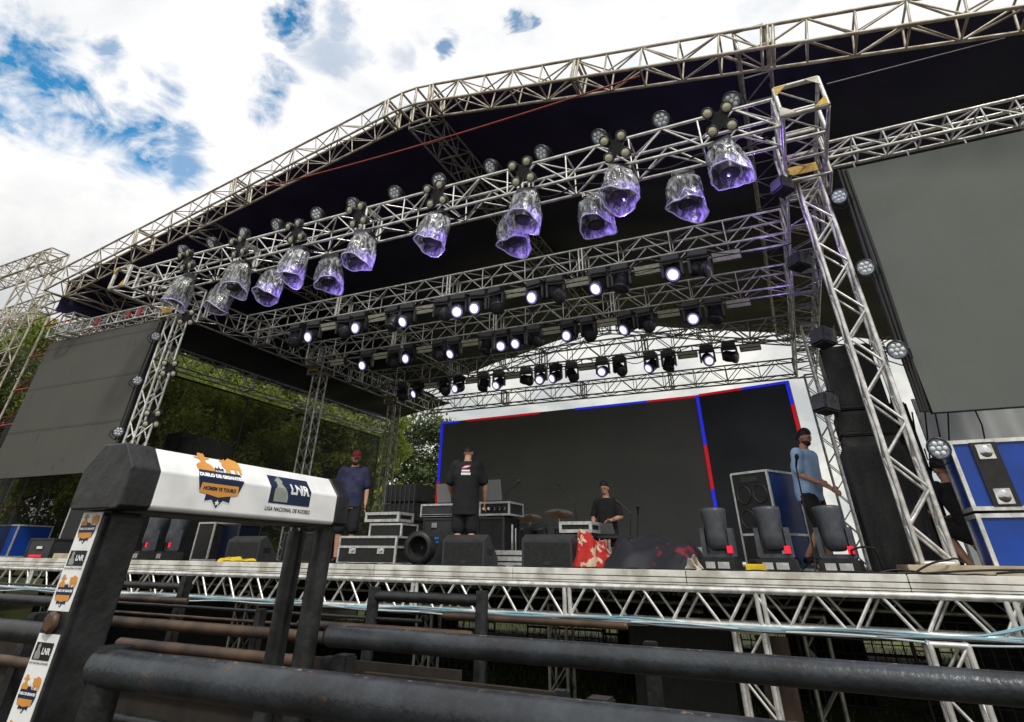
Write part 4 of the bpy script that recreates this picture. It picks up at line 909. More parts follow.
# left end of the deck
case('bright blue flight case with white edges at the far left of the deck', -60, 6, 8.1, .7, Z0, Z0+.62, body='blue')
r = case('small grey amplifier with a red light at the left of the deck', 24, 47, 7.6, .4, Z0, Z0+.34, body='grey', name='amplifier', edge='grey')
MB().box((Xof(28, 7.58, Z0), 7.57, Z0+.02), (Xof(40, 7.58, Z0), 7.583, Z0+.06)).build('indicator', M['red_led'], r)
MB().box((Xof(33, 7.58, Z0), 7.57, Z0+.16), (Xof(38, 7.58, Z0), 7.583, Z0+.20)).build('sticker', M['white'], r)
case('tall black flight case with white edges behind the gate post', 52, 92, 8.0, .6, Z0, Z0+.95, body='black')
case('black flight case with silver edges right of the two left floor lamps', 190, 206, 8.4, .5, Z0, Z0+.62, body='black')
case('dark blue flight case behind the left wedge monitor', 212, 232, 8.6, .5, Z0, Z0+.60, body='bluedark', edge='grey')
case('black case under the middle of the white chute beam', 280, 318, 8.5, .5, Z0, Z0+.45, body='black', edge='grey')
# floor moving heads
def floor_head(px, Y, label, rz, s=1.0):
    x = Xof(px, Y, Z0); t = thing('floor_moving_head', label, 'stage light', (x, Y, Z0), rz, 'big moving heads standing on the deck')
    b_ = MB().box((-.19*s, -.15*s, .0), (.19*s, .15*s, .12*s), .012).build('base', M['black'], t, True)
    MB().box((-.13*s, -.158*s, .03*s), (-.03*s, -.152*s, .09*s)).box((.0*s, -.158*s, .03*s), (.12*s, -.152*s, .09*s)).build('display', M['whitelite'], b_, True)
    f = MB().box((-.17*s, -.06*s, .12*s), (.17*s, .06*s, .17*s), .012)
    f.prism([(-.06*s, 0), (.06*s, 0), (.05*s, .27*s), (-.05*s, .27*s)], .05*s, (.125*s, 0, .14*s), (0, 1, 0), (0, 0, 1), (1, 0, 0)); f.prism([(-.06*s, 0), (.06*s, 0), (.05*s, .27*s), (-.05*s, .27*s)], .05*s, (-.175*s, 0, .14*s), (0, 1, 0), (0, 0, 1), (1, 0, 0))
    f.build('yoke', M['head_grey'], t, True)
    h = MB().lathe([(.075*s, -.13*s), (.115*s, -.09*s), (.12*s, .0), (.125*s, .14*s), (.14*s, .24*s), (.138*s, .27*s), (.12*s, .265*s)], (-.0*s, 0, .33*s), (-.05, .1, 1), 22).build('head', M['head_grey'], t, True)
    MB().lathe([(.118*s, 0), (.06*s, .015*s)], (-.013*s, .03*s, .594*s), (-.05, .1, 1), 20).build('lens', M['lens_off'], h, True)
    MB().box((.10*s, -.085*s, .17*s), (.16*s, -.062*s, .24*s), .005).build('red_label', M['red_led'], t, True)
for px, Y, lb, rz, s in ((723, 7.45, 'grey floor moving head beside the dark cloth heap', R(-8), 1.0), (780, 7.4, 'grey floor moving head in front of the woofer case', R(-5), 1.0), (844, 7.45, 'grey floor moving head left of the tall scuffed speaker', R(-10), 1.0),
                      (145, 7.7, 'dark floor moving head under the beam, nearer the gate post', R(-25), 1.12), (168, 7.7, 'dark floor moving head under the beam, right of its twin', R(-25), 1.12)):
    floor_head(px, Y, lb, rz, s)
# yellow things
def heap(name, x0, x1, y0, y1, h, m, label, seed, bumps=5, cat='cloth', fold=.55, shape=None):
    rnd = random.Random(seed); nx, ny = 70, 28; vs = []; bs = [(rnd.uniform(.12, .88), rnd.uniform(.3, .7), rnd.uniform(.12, .25), rnd.uniform(.5, 1)) for _ in range(bumps)]
    ph = [rnd.uniform(0, 6.28) for _ in range(6)]
    for i in range(nx+1):
        for j in range(ny+1):
            u, v = i/nx, j/ny; e_ = min(1, min(u, 1-u)*7)*min(1, min(v, 1-v)*4); e_ = e_**.6 if e_ > 0 else 0
            z = sum(a*math.exp(-((u-cx)**2/(s*s)+(v-cy)**2/(.3*.3))) for cx, cy, s, a in bs)/1.4; z = min(z, 1.0)
            if shape: z = shape(u)*(.75+.25*z)
            z *= e_
            z *= 1+fold*.20*math.sin(u*9+v*13+ph[0]+2*math.sin(v*5+u*4+ph[1]))+fold*.08*math.sin(u*17-v*23+ph[2])
            z *= 1.06-.20*abs(math.sin(u*5.5+v*3+ph[4]+1.2*math.sin(v*5+ph[0]))); z *= 1.03-.09*abs(math.sin(u*13-v*9+ph[1]+math.sin(u*8)))
            z += .010*math.sin(u*30+ph[3]+v*28)*e_
            vs.append((x0+(x1-x0)*u+.04*math.sin(v*9+ph[4]), y0+(y1-y0)*v+.05*math.sin(u*14+ph[5]), Z0+.004+max(0, h*z)))
    f = MB().add(vs, [(i*(ny+1)+j, (i+1)*(ny+1)+j, (i+1)*(ny+1)+j+1, i*(ny+1)+j+1) for i in range(nx) for j in range(ny)], True)
    return single(name, f, m, label, cat)
heap('cloth_heap', Xof(606, 7.7, Z0), Xof(712, 7.5, Z0), 7.2, 8.4, .34, M['mercloth'], 'big heap of black cloth with dark red stripes on the stage front', 3, 8, shape=lambda u: .55+.45*math.sin(min(1, u*1.25+.15)*math.pi*.9)**.7 if u < .8 else .9*(1-u)/.2*.8+.15)
heap('patterned_cloth', Xof(574, 7.5, Z0), Xof(618, 7.5, Z0), 7.25, 8.1, .46, M['floral'], 'red and cream patterned cloth heap right of the wedge monitor', 9, 5, shape=lambda u: 1-.75*u)
heap('white_rag', Xof(683, 7.2, Z0), Xof(703, 7.2, Z0), 7.05, 7.2, .13, M['cream'], 'small pale rag lying before the black cloth heap', 5, 3)
heap('yellow_cloth', Xof(223, 7.2, Z0), Xof(256, 7.2, Z0), 7.05, 7.3, .11, M['yellowcloth'], 'yellow cloth lying on the stage edge at the left', 6, 3)
r = thing('yellow_toolbox', 'small yellow box on the deck between two grey floor lamps', 'box', (Xof(757, 7.3, Z0), 7.3, Z0))
xx = Xof(757, 7.3, Z0); MB().box((xx-.10, 7.25, Z0+.002), (xx+.11, 7.4, Z0+.075), .008).build('body', M['yellowcloth'], r); MB().path([(xx-.06, 7.32, Z0+.075), (xx-.05, 7.32, Z0+.11), (xx+.05, 7.32, Z0+.11), (xx+.06, 7.32, Z0+.075)], .008).build('handle', M['black'], r)
single('pale_board', MB().prism([(0, 0), (.32, 0), (.25, .26), (.10, .24)], .02, (Xof(690, 8.5, Z0), 8.5, Z0), (1, 0, 0), (0, 0, 1), (0, 1, 0)), M['silver'], 'pale grey panel leaning behind the black cloth heap', 'panel')
# loose black cables on the riser
for k, (pts, lb) in enumerate(((((.60, 7.1, Z0+.02), (.9, 7.15, Z0+.03), (1.2, 7.2, Z0+.13), (1.35, 7.4, Z0+.11)), 'black cable looping over the plywood riser'), (((.45, 7.5, Z0+.03), (.42, 7.3, Z0+.2), (.62, 7.2, Z0+.22), (.66, 7.3, Z0+.02), (.95, 7.08, Z0+.02), (2.1, 7.1, Z0+.05)), 'black cable curling up beside the tall scuffed speaker'), (((1.5, 7.1, Z0+.03), (2.0, 7.06, Z0+.02), (2.6, 7.1, Z0+.06)), 'black cable on the deck edge before the blue cases'))):
    cable('loose_cable', pts, .009, 'cable', lb, -.02, 'loose cables near the right tower')
for k in range(6):
    pts = []; ph = random.random()*6; xs = -8+k*1.6
    for i in range(30): pts.append((xs+1.5*i/29, 7.08+.03*math.sin(i*.5+ph), Z0+.012+.01*abs(math.sin(i*.7+ph))))
    a = MB().path(pts, .007, 5); single('loose_cable', a, M['cable'], f'thin black cable lying along the deck edge, {ordn(k)} stretch from the left', 'cable', 'cables along the deck edge')

# microphone stands
def mic_stand(base, top, label, boom=None):
    base = V(base); top = V(top); r = thing('microphone_stand', label, 'microphone stand', base)
    MB().tube(base+V((0, 0, .02)), top, .010, 8).build('pole', M['blackmetal'], r)
    f = MB()
    for k in range(3): a = k*2.09+.4; f.tube(base+V((0, 0, .16)), base+V((.22*math.cos(a), .22*math.sin(a), .012)), .008, 6)
    f.build('tripod_foot', M['blackmetal'], r)
    e_ = top
    if boom is not None: e_ = V(boom); MB().tube(top-(e_-top)*.25, e_, .007, 6).build('boom', M['blackmetal'], r)
    d = ((e_-top) if boom is not None else V((.1, -.3, .3))).normalized()
    mc = MB().lathe([(.012, 0), (.016, .12), (.026, .14), (.028, .17), (.018, .195)], e_, d, 12).build('microphone', M['grey'], r)
mic_stand((Xof(818, 8.9, Z0), 8.9, Z0), onY(796, 467, 8.9), 'black microphone stand in front of the man in light blue')
mic_stand((Xof(580, 11, Z0), 11, Z0), onY(575, 502, 11), 'tall boom microphone stand behind the drum kit', onY(564, 490, 11))
mic_stand((Xof(629, 10.5, Z0), 10.5, Z0), onY(631, 513, 10.5), 'microphone stand just right of the drummer', onY(625, 508, 10.5))
mic_stand((Xof(637, 10.8, Z0), 10.8, Z0), onY(638, 515, 10.8), 'thin microphone stand, farther one right of the drummer')
mic_stand((Xof(503, 9.6, Z0), 9.6, Z0), onY(506, 494, 9.6), 'microphone stand behind the silver laptop', onY(512, 488, 9.6))
# stand tube by the desk
single('chrome_post', MB().tube((Xof(512, 9, Z0), 9, Z0), (Xof(512, 9, Z0), 9, Z0+.55), .018).tube((Xof(512, 9, Z0)+.06, 9, Z0), (Xof(512, 9, Z0)+.06, 9, Z0+.5), .012).tube((Xof(512, 9, Z0)-.04, 9, Z0+.05), (Xof(512, 9, Z0)+.1, 9, Z0+.05), .012), M['chrome'], 'upright chrome stand left of the drum kit', 'stand')
# drum kit
xk, yk = Xof(535, 10.6, Z0+.4), 10.6
r = thing('drum_kit', 'drum kit with chrome shells and dark brass cymbals', 'drum kit', (xk, yk, Z0))
def drum(x, y, z, rr, h, tilt, nm='drum'):
    d = V((0, -math.sin(tilt), math.cos(tilt))); s = MB().lathe([(rr, 0), (rr*1.01, h)], (x, y, z), d, 22).build(nm, M['chrome'], r)
    MB().lathe([(rr*1.04, h-.02), (rr*1.04, h+.012), (rr*.97, h+.014)], (x, y, z), d, 22, cap=True).build('rim', M['black'], s)
drum(xk-.55, yk-.1, Z0+.38, .15, .2, .3); drum(xk-.18, yk-.2, Z0+.42, .14, .18, .4); drum(xk+.18, yk-.2, Z0+.42, .15, .18, .4); drum(xk+.6, yk, Z0+.2, .2, .36, .1)
MB().lathe([(.28, 0), (.28, .38)], (xk, yk-.35, Z0+.29), (0, 1, 0), 26).build('bass_drum', M['black'], r)
for cx_, cz, cr in ((-.75, .78, .25), (-.12, .74, .22), (.45, .80, .26)):
    MB().lathe([(cr, 0), (cr*.5, .02), (.05, .03), (.03, .05), (.0, .052)], (xk+cx_, yk+.05, Z0+cz), (.15, -.35, 1), 26, cap=False).build('cymbal', M['cymbal'], r)
    MB().tube((xk+cx_, yk+.05, Z0+cz), (xk+cx_, yk+.1, Z0), .012).build('cymbal_stand', M['chrome'], r)

# ------------------------------------------------------------------ people
def skin_mesh(pts, edges, radii, root=0, sub=2):
    me = bpy.data.meshes.new('b'); me.from_pydata(pts, edges, []); o = bpy.data.objects.new('b', me); col.objects.link(o)
    md = o.modifiers.new('s', 'SKIN'); md.use_smooth_shade = True; md.branch_smoothing = .6
    sd = o.modifiers.new('d', 'SUBSURF'); sd.levels = sub; sd.render_levels = sub
    if not me.skin_vertices: me.skin_vertices.new()
    for i, rr in enumerate(radii):
        v = me.skin_vertices[0].data[i]; v.radius = rr if isinstance(rr, tuple) else (rr, rr); v.use_root = (i == root)
    bpy.context.view_layer.update()
    out = bpy.data.meshes.new_from_object(o.evaluated_get(bpy.context.evaluated_depsgraph_get()))
    bpy.data.objects.remove(o); bpy.data.meshes.remove(me); return out
def put(me, name, m, parent):
    me.materials.clear(); me.materials.append(m)
    for p in me.polygons: p.use_smooth = True; p.material_index = 0
    o = bpy.data.objects.new(name, me); return link(o, parent)
def solid(mb, name, m, parent, vox=.010, it=4):
    me = mb.mesh(m, (0, 0, 0), name); o = bpy.data.objects.new('b', me); col.objects.link(o)
    md = o.modifiers.new('r', 'REMESH'); md.mode = 'VOXEL'; md.voxel_size = vox; md.use_smooth_shade = True
    sm = o.modifiers.new('s', 'SMOOTH'); sm.factor = .5; sm.iterations = it
    bpy.context.view_layer.update(); out = bpy.data.meshes.new_from_object(o.evaluated_get(bpy.context.evaluated_depsgraph_get()))
    bpy.data.objects.remove(o); bpy.data.meshes.remove(me); return put(out, name, m, parent)
def loft(f, secs, n=20):
    # secs: (centre, half width across, half depth); sections lie level
    vs = []
    for c, rx, ry in secs:
        for k in range(n):
            t = 2*math.pi*k/n; cx_, sy_ = math.cos(t), math.sin(t); q_ = .80
            vs.append((c[0]+rx*math.copysign(abs(cx_)**q_, cx_), c[1]+ry*math.copysign(abs(sy_)**q_, sy_), c[2]))
    m_ = len(secs); f.add(vs, [(i*n+k, i*n+(k+1) % n, (i+1)*n+(k+1) % n, (i+1)*n+k) for i in range(m_-1) for k in range(n)]+[tuple(reversed(range(n))), tuple(range((m_-1)*n, m_*n))])
def ball(f, c, rx, ry, rz, ax=None, n=14):
    # ellipsoid; ax = (side, front, up)
    a, b_, c_ = ax or (V((1, 0, 0)), V((0, 1, 0)), V((0, 0, 1))); vs = []; k_ = 9
    for i in range(1, k_):
        th = math.pi*i/k_
        for j_ in range(n):
            ph = 2*math.pi*j_/n; vs.append(V(c)+a*(rx*math.sin(th)*math.cos(ph))+b_*(ry*math.sin(th)*math.sin(ph))+c_*(rz*math.cos(th)))
    o_ = len(vs); vs += [V(c)+c_*rz, V(c)-c_*rz]
    f.add(vs, [(i*n+j_, i*n+(j_+1) % n, (i+1)*n+(j_+1) % n, (i+1)*n+j_) for i in range(k_-2) for j_ in range(n)]+[(o_, (j_+1) % n, j_) for j_ in range(n)]+[(o_+1, (k_-2)*n+j_, (k_-2)*n+(j_+1) % n) for j_ in range(n)])
def limb(f, pts, rad, n=12):
    pts = [V(p) for p in pts]; f.path(pts, rad, n); f.f.append(tuple(range(len(f.v)-n, len(f.v)))); f.m.append(0); f.sm.append(False); f.f.append(tuple(range(len(f.v)-n*len(pts), len(f.v)-n*len(pts)+n))); f.m.append(0); f.sm.append(False)
    for p, r_ in zip(pts, rad): ball(f, p, r_*.98, r_*.98, r_*.98, n=10)
def person(label, loc, rz, J, shirt, shorts, hat=None, beard=False, girth=1.0, long_shirt=0):
    """J overrides joints; the figure faces -Y, origin between the feet."""
    t = thing('person', label, 'person', loc, rz)
    j = dict(pelvis=(0, 0, .93), chest=(0, .01, 1.27), upper=(0, .01, 1.40), neck=(0, 0, 1.50), head=(0, -.02, 1.63), face=(0, -1, 0), tilt=0,
             shL=(.18, .01, 1.41), shR=(-.18, .01, 1.41), elL=(.255, .03, 1.12), elR=(-.255, .03, 1.12), wrL=(.27, -.04, .88), wrR=(-.27, -.04, .88),
             hipL=(.09, 0, .88), hipR=(-.09, 0, .88), knL=(.11, -.02, .49), knR=(-.11, -.02, .49), anL=(.11, .02, .09), anR=(-.11, .02, .09), toL=(.13, -.15, .035), toR=(-.13, -.15, .035))
    j.update(J); j = {k: (V(v) if not isinstance(v, (int, float)) else v) for k, v in j.items()}
    G = girth; pe, chs, upp, nk, hd = j['pelvis'], j['chest'], j['upper'], j['neck'], j['head']
    fwd = j['face'].normalized(); up = V((0, 0, 1)); up = (up-fwd*up.dot(fwd)).normalized(); sd_ = fwd.cross(up).normalized(); ax = (sd_, fwd, up)
    def torso(f, o_, z0=.80, neck_=True, lo=None):
        S = [(pe+V((0, 0, z0-.93)), .150*G+o_, .108*G+o_), (pe, .160*G+o_, .118*G+o_), (pe.lerp(chs, .4)+V((0, -.012*(G-1)*6, 0)), .150*G+o_, (.110+.12*(G-1))*G+o_), (chs, .172*G+o_, .120*G+o_), (upp, .170+.02*(G-1)+o_, .100+o_), (upp+V((0, -.005, .045)), .115+o_, .078+o_), (upp.lerp(nk, .75), .066+o_*.7, .064+o_*.7)]
        if neck_: S += [(nk, .056, .060), (nk.lerp(hd, .45), .054, .058)]
        loft(f, S)
    b = MB(); torso(b, 0)
    ball(b, hd+up*.022, .076, .094, .098, ax); ball(b, hd+fwd*.022-up*.052, .056, .066, .060, ax); ball(b, hd+fwd*.092-up*.018, .013, .020, .022, ax); ball(b, hd+fwd*.086+up*.022, .05, .012, .010, ax); ball(b, hd+fwd*.082-up*.064, .024, .012, .010, ax)
    for s_ in (-1, 1): ball(b, hd+sd_*s_*.077-up*.008, .010, .018, .030, ax)
    for s in 'LR':
        e_, w_, sh_ = j['el'+s], j['wr'+s], j['sh'+s]; sgn = 1 if s == 'L' else -1
        limb(b, [sh_, sh_.lerp(e_, .4), e_, e_.lerp(w_, .25), w_], [.062*G, .050*G, .042, .043, .027])
        d = (w_-e_).normalized(); sid = d.cross(V((0, -1, .2))).normalized(); fr = sid.cross(d).normalized(); pm = w_+d*.055
        ball(b, pm, .016, .040, .050, (sid, fr, d))
        for k in range(4):
            b0 = pm+fr*((k-1.5)*.021)+d*.032; ln = (.072, .082, .076, .058)[k]; cu = sid*(-.010*sgn)
            limb(b, [b0, b0+d*ln*.5+cu*.5, b0+d*ln*.9+cu*2.2], [.0098, .0090, .0082], 8)
        limb(b, [w_+d*.03+fr*.028, w_+d*.055+fr*.052, w_+d*.085+fr*.056], [.013, .011, .009], 8)
        h_, k_, a_, to = j['hip'+s], j['kn'+s], j['an'+s], j['to'+s]
        limb(b, [h_, h_.lerp(k_, .5), k_, k_.lerp(a_, .3)+V((0, .012, 0)), k_.lerp(a_, .7), a_], [.090*G, .078*G, .056, .058, .043, .036]); limb(b, [a_-V((0, 0, .03)), a_.lerp(to, .5)-V((0, 0, .015)), to], [.036, .036, .028])
    solid(b, 'body', M['skin'], t, .0085, 3)
    f = MB(); torso(f, .020, .80-long_shirt+(.0 if long_shirt else .02), False)
    for s in 'LR': e_, sh_ = j['el'+s], j['sh'+s]; limb(f, [sh_-V((0, 0, .005)), sh_.lerp(e_, .45), sh_.lerp(e_, .80)], [.080*G, .070*G, .068*G])
    solid(f, 'shirt', shirt, t, .012, 4)
    f = MB(); loft(f, [(pe+V((0, 0, -.10)), .155*G+.012, .112*G+.012), (pe+V((0, 0, .08)), .155*G+.010, .115*G+.012)])
    for s in 'LR': h_, k_ = j['hip'+s], j['kn'+s]; limb(f, [h_, h_.lerp(k_, .5), h_.lerp(k_, .95)], [.104*G, .098*G, .090*G])
    solid(f, 'shorts', shorts, t, .012, 4)
    def dome(rx, ry, h0, m, nm, brow=.045, nape=-.055):
        f = MB(); n, k = 24, 9; vs = []
        for a in range(k):
            th = a/(k-1)*math.pi*.5
            for b_ in range(n):
                ph = 2*math.pi*b_/n; c, s_ = math.cos(ph), math.sin(ph); base_ = (brow*max(0, c)**.7 if c > 0 else nape*max(0, -c)**.7)*(1-a/(k-1))
                vs.append(hd+fwd*(c*ry*math.cos(th)-.006)+sd_*(s_*rx*math.cos(th))+up*(.012+base_+h0*math.sin(th)))
        f.add(vs, [(a*n+b_, a*n+(b_+1) % n, (a+1)*n+(b_+1) % n, (a+1)*n+b_) for a in range(k-1) for b_ in range(n)], True); return f.build(nm, m, t, True)
    dome(.086, .104, .122, M['hair'], 'hair')
    if hat:
        h = dome(.092, .110, .132, hat, 'cap', .045, -.02)
        MB().prism([(-.07, 0), (-.05, .07), (0, .09), (.05, .07), (.07, 0)], .008, hd+fwd*.09+up*.062, sd_, fwd, up).build('peak', hat, h, True)
    f = MB()
    for s_ in (-1, 1): ball(f, hd+fwd*.088+sd_*s_*.030+up*.006, .011, .008, .006, ax, 8); ball(f, hd+fwd*.096+sd_*s_*.030+up*.024, .017, .006, .004, ax, 8)
    f.build('eyes_and_brows', M['hair'], t, True)
    f = MB(); ball(f, hd+fwd*.093-up*.062, .020, .004, .004, ax, 8); f.build('mouth', M['lips'], t, True)
    if beard:
        f = MB(); ball(f, hd+fwd*.026-up*.066, .061, .068, .052, ax, 16); f.build('beard', M['beard'], t, True)
    for s in 'LR':
        a_, to = j['an'+s], j['to'+s]; d = (to-a_); d.z = 0; d.normalize(); f = MB()
        limb(f, [a_-d*.04+V((0, 0, -.048)), a_+V((0, 0, -.035)), a_+d*.09+V((0, 0, -.048)), a_+d*.17+V((0, 0, -.055))], [.036, .050, .044, .034])
        solid(f, 'shoe', M['black'], t, .010, 3)
    return t
# man in navy shirt and red cap, left
x = Xof(341, 8.7, Z0)
person('man in navy shirt, black shorts and dark red cap looking down at the left', (x, 8.7, Z0), R(35), dict(face=(.25, -.85, -.42), head=(0, -.045, 1.62), elL=(.26, .05, 1.13), wrL=(.27, -.02, .88), elR=(-.27, .03, 1.14), wrR=(-.27, -.07, .90)), M['navy'], M['blackcloth'], hat=M['redcap'], beard=True, girth=1.16)
# man in black printed shirt, back to the audience
x = Xof(463, 8.35, Z0)
pc = person('man with his back to us in a long black printed shirt and shorts', (x, 8.35, Z0), R(200), dict(face=(-.3, -.8, -.45), head=(0, -.045, 1.62), elL=(.30, -.03, 1.12), wrL=(.24, -.20, .97), elR=(-.30, -.01, 1.12), wrR=(-.29, -.10, .90)), M['blackcloth'], M['blackcloth'], girth=1.22, long_shirt=.12)
pc.scale = (.95, .95, .95)
vsA = [(.075*math.cos(a*math.pi/12), .028*math.sin(a*math.pi/12)+.012*math.cos(a*math.pi/12)) for a in range(24)]
def back_print(poly, z, m, nm, x=0):
    vs = []
    for px_, pz in poly: xx_ = px_+x; vs.append((xx_, .150+.06-(xx_*xx_)*1.2, z+pz))
    MB().add(vs, [tuple(range(len(vs)))]).build(nm, m, pc, True)
SHY = 0
def drape_print(poly2d, z, m, nm, x=0, sub=3):
    # wrap a flat print on the back of the shirt: project along -Y on the shirt mesh
    sh = [c for c in pc.children if c.name.startswith('shirt')][0]
    from mathutils.bvhtree import BVHTree
    bm = bmesh.new(); bm.from_mesh(sh.data); bv = BVHTree.FromBMesh(bm); bm.free()
    b2 = bmesh.new(); vv = [b2.verts.new((p[0]+x, 0, p[1]+z)) for p in poly2d]; fc = b2.faces.new(vv); bmesh.ops.triangulate(b2, faces=[fc]); bmesh.ops.subdivide_edges(b2, edges=b2.edges[:], cuts=sub, use_grid_fill=True)
    for v in b2.verts:
        h = bv.ray_cast(V((v.co.x, 1, v.co.z)), V((0, -1, 0)))
        v.co.y = (h[0].y if h[0] is not None else .15)+.006
    me = bpy.data.meshes.new(nm); b2.to_mesh(me); b2.free(); me.materials.append(m); link(bpy.data.objects.new(nm, me), pc)
drape_print([(.075*math.cos(a*math.pi/10), .024*math.sin(a*math.pi/10)-.018*math.cos(a*math.pi/10)) for a in range(20)], 1.375, M['pink'], 'shirt_print')
drape_print([(.05*math.cos(a*math.pi/10), .010*math.sin(a*math.pi/10)-.010*math.cos(a*math.pi/10)) for a in range(20)], 1.379, M['white'], 'shirt_print')
drape_print([(-.075, -.012), (.06, -.012), (.06, .014), (-.075, .014)], 1.315, M['white'], 'shirt_print', x=.01)
drape_print([(-.08, -.02), (.075, -.02), (.075, .015), (-.08, .015)], 1.27, M['white'], 'shirt_print')
# man in light blue walking to the right
x = Xof(830, 9.5, Z0)
person('man in light blue shirt and black shorts stepping towards the right tower', (x, 9.5, Z0), R(60), dict(pelvis=(0, .02, .92), face=(.1, -1, -.25), chest=(0, -.02, 1.27), upper=(0, -.045, 1.40), shL=(.18, -.05, 1.40), shR=(-.18, -.05, 1.40), neck=(0, -.07, 1.49), head=(0, -.11, 1.63),
    elR=(-.22, -.02, 1.14), wrR=(-.14, -.24, 1.02), elL=(.22, -.02, 1.12), wrL=(.16, -.22, .98), knR=(-.10, -.10, .50), anR=(-.10, .20, .16), toR=(-.11, .05, .04), knL=(.10, -.04, .49), anL=(.10, .02, .09), toL=(.12, -.14, .035)), M['skyblue'], M['blackcloth'], beard=True, girth=1.16)
# drummer seated by the kit
x = Xof(608, 10.9, Z0+.6)
person('drummer in a black shirt sitting behind the amplifier rack', (x, 10.9, Z0-.42), R(-10), dict(hipL=(.09, -.02, .88), knL=(.16, -.42, .90), anL=(.16, -.40, .52), toL=(.17, -.56, .46), hipR=(-.09, -.02, .88), knR=(-.16, -.42, .90), anR=(-.16, -.40, .52), toR=(-.17, -.56, .46),
    elL=(.27, -.02, 1.16), wrL=(.16, -.22, 1.10), elR=(-.27, -.02, 1.16), wrR=(-.16, -.22, 1.10), face=(.1, -1, -.2)), M['blackcloth'], M['blackcloth'])
r = thing('drum_stool', 'round black drum stool under the drummer', 'stool', (x, 10.93, Z0))
MB().lathe([(.16, 0), (.17, .03), (.15, .06)], (x, 10.93, Z0+.30), n=18).build('seat', M['black'], r); MB().tube((x, 10.93, Z0), (x, 10.93, Z0+.3), .02).build('post', M['chrome'], r)
# stage hand in dark clothes at the right
x = Xof(990, 8.25, Z0)
person('stage hand in dark clothes and black cap crouching beside the blue flight cases', (x, 8.25, Z0), R(-150), dict(pelvis=(0, .12, .38), chest=(0, -.02, .68), upper=(0, -.06, .81), neck=(0, -.08, .90), head=(0, -.11, 1.02), face=(0, -1, -.3), shL=(.18, -.06, .82), shR=(-.18, -.06, .82), elL=(.25, -.2, .60), elR=(-.25, -.2, .60), wrL=(.12, -.40, .55), wrR=(-.12, -.40, .55),
    hipL=(.09, .1, .35), hipR=(-.09, .1, .35), knL=(.14, -.30, .48), knR=(-.14, -.30, .48), anL=(.12, -.05, .09), anR=(-.12, -.05, .09), toL=(.13, -.21, .035), toR=(-.13, -.21, .035)), M['blackcloth'], M['blackcloth'], hat=M['blackcloth'])
single('step_block', MB().box((x-.5, 8.95, GROUND), (x+.5, 9.7, Z0-.56)), M['black'], 'dark step behind the deck edge carrying the stage hand', 'step') if False else None

# ------------------------------------------------------------------ right background behind the tower
r = thing('sheet_wall', 'pale grey sheet wall standing behind the right end of the stage', 'wall', (4.5, 13.5, GROUND))
f = MB(); vs = []
for i in range(61):
    x = 2.6+7*i/60; vs += [(x, 13.5+.03*math.sin(i*2.1), GROUND), (x, 13.5+.03*math.sin(i*2.1), 2.75)]
f.add(vs, [(2*i, 2*i+1, 2*i+3, 2*i+2) for i in range(60)], True); f.build('sheet', M['greywall'], r)
f = MB()
for x in (2.6, 4.9, 7.2, 9.6): f.tube((x, 13.55, GROUND), (x, 13.55, 2.8), .04)
f.build('post', M['alu_dull'], r)
cs_ = [(905, 412, 915, 520), (912, 412, 928, 540), (925, 412, 932, 530), (935, 412, 948, 480), (896, 400, 925, 555), (890, 395, 918, 548), (948, 412, 952, 470), (975, 410, 985, 440)]
for k, (a, b_, c, d) in enumerate(cs_):
    cable('hanging_cable', [onY(a, b_, 8.6+.1*k), onY((a+c)/2+3*math.sin(k), (b_+d)/2, 8.6+.1*k), onY(c, d, 8.6+.1*k)], .010, 'cable', f'black cable hanging below the right screen, {ordn(k)} of the bunch', 0, 'cables hanging below the right screen', seg=8)
# chain
ch = MB(); p0 = onY(880, 330, 7.9); p1 = onY(930, 540, 7.9); n = 110
for i in range(n):
    p = p0.lerp(p1, (i+.5)/n); L_ = (p1-p0).length/n; d = (p1-p0).normalized(); s_ = V((1, 0, 0)) if i % 2 else V((0, 1, 0)); s_ = (s_-d*s_.dot(d)).normalized()
    ch.path([p+d*L_*.75*math.cos(a)+s_*.012*math.sin(a) for a in [k*math.pi/3 for k in range(7)]], .004, 4)
single('hoist_chain', ch, M['blackmetal'], 'steel hoist chain hanging right of the bright right tower', 'chain')
for k in range(3):
    cable('tower_cable', [onY(838+4*k, 170, 7.62), onY(868+5*k, 260, 7.62), onY(898+4*k, 345, 7.62), onY(922+3*k, 412, 7.62)], .022, 'cable', f'thick black cable down the right side of the bright tower, {ordn(k)} strand', 0, 'thick cables on the right tower', seg=6)
for k in range(2):
    cable('tower_cable', [onY(163-3*k, 322, 7.55), onY(140-3*k, 380, 7.55), onY(118-3*k, 440, 7.55)], .016, 'cable', 'black cable along the left tower, '+['inner', 'outer'][k]+' strand', 0, 'cables on the left tower', seg=6)
for k in range(5):
    x = -9+k*2.1
    cable('slack_cable', [(x, 9.3, 4.72), (x+1.05, 9.3, 4.5), (x+2.1, 9.3, 4.72)], .007, 'cable', f'slack cable looping between lamps of the second truss, {ordn(k)} loop from the left', .04, 'slack cables between lamps')

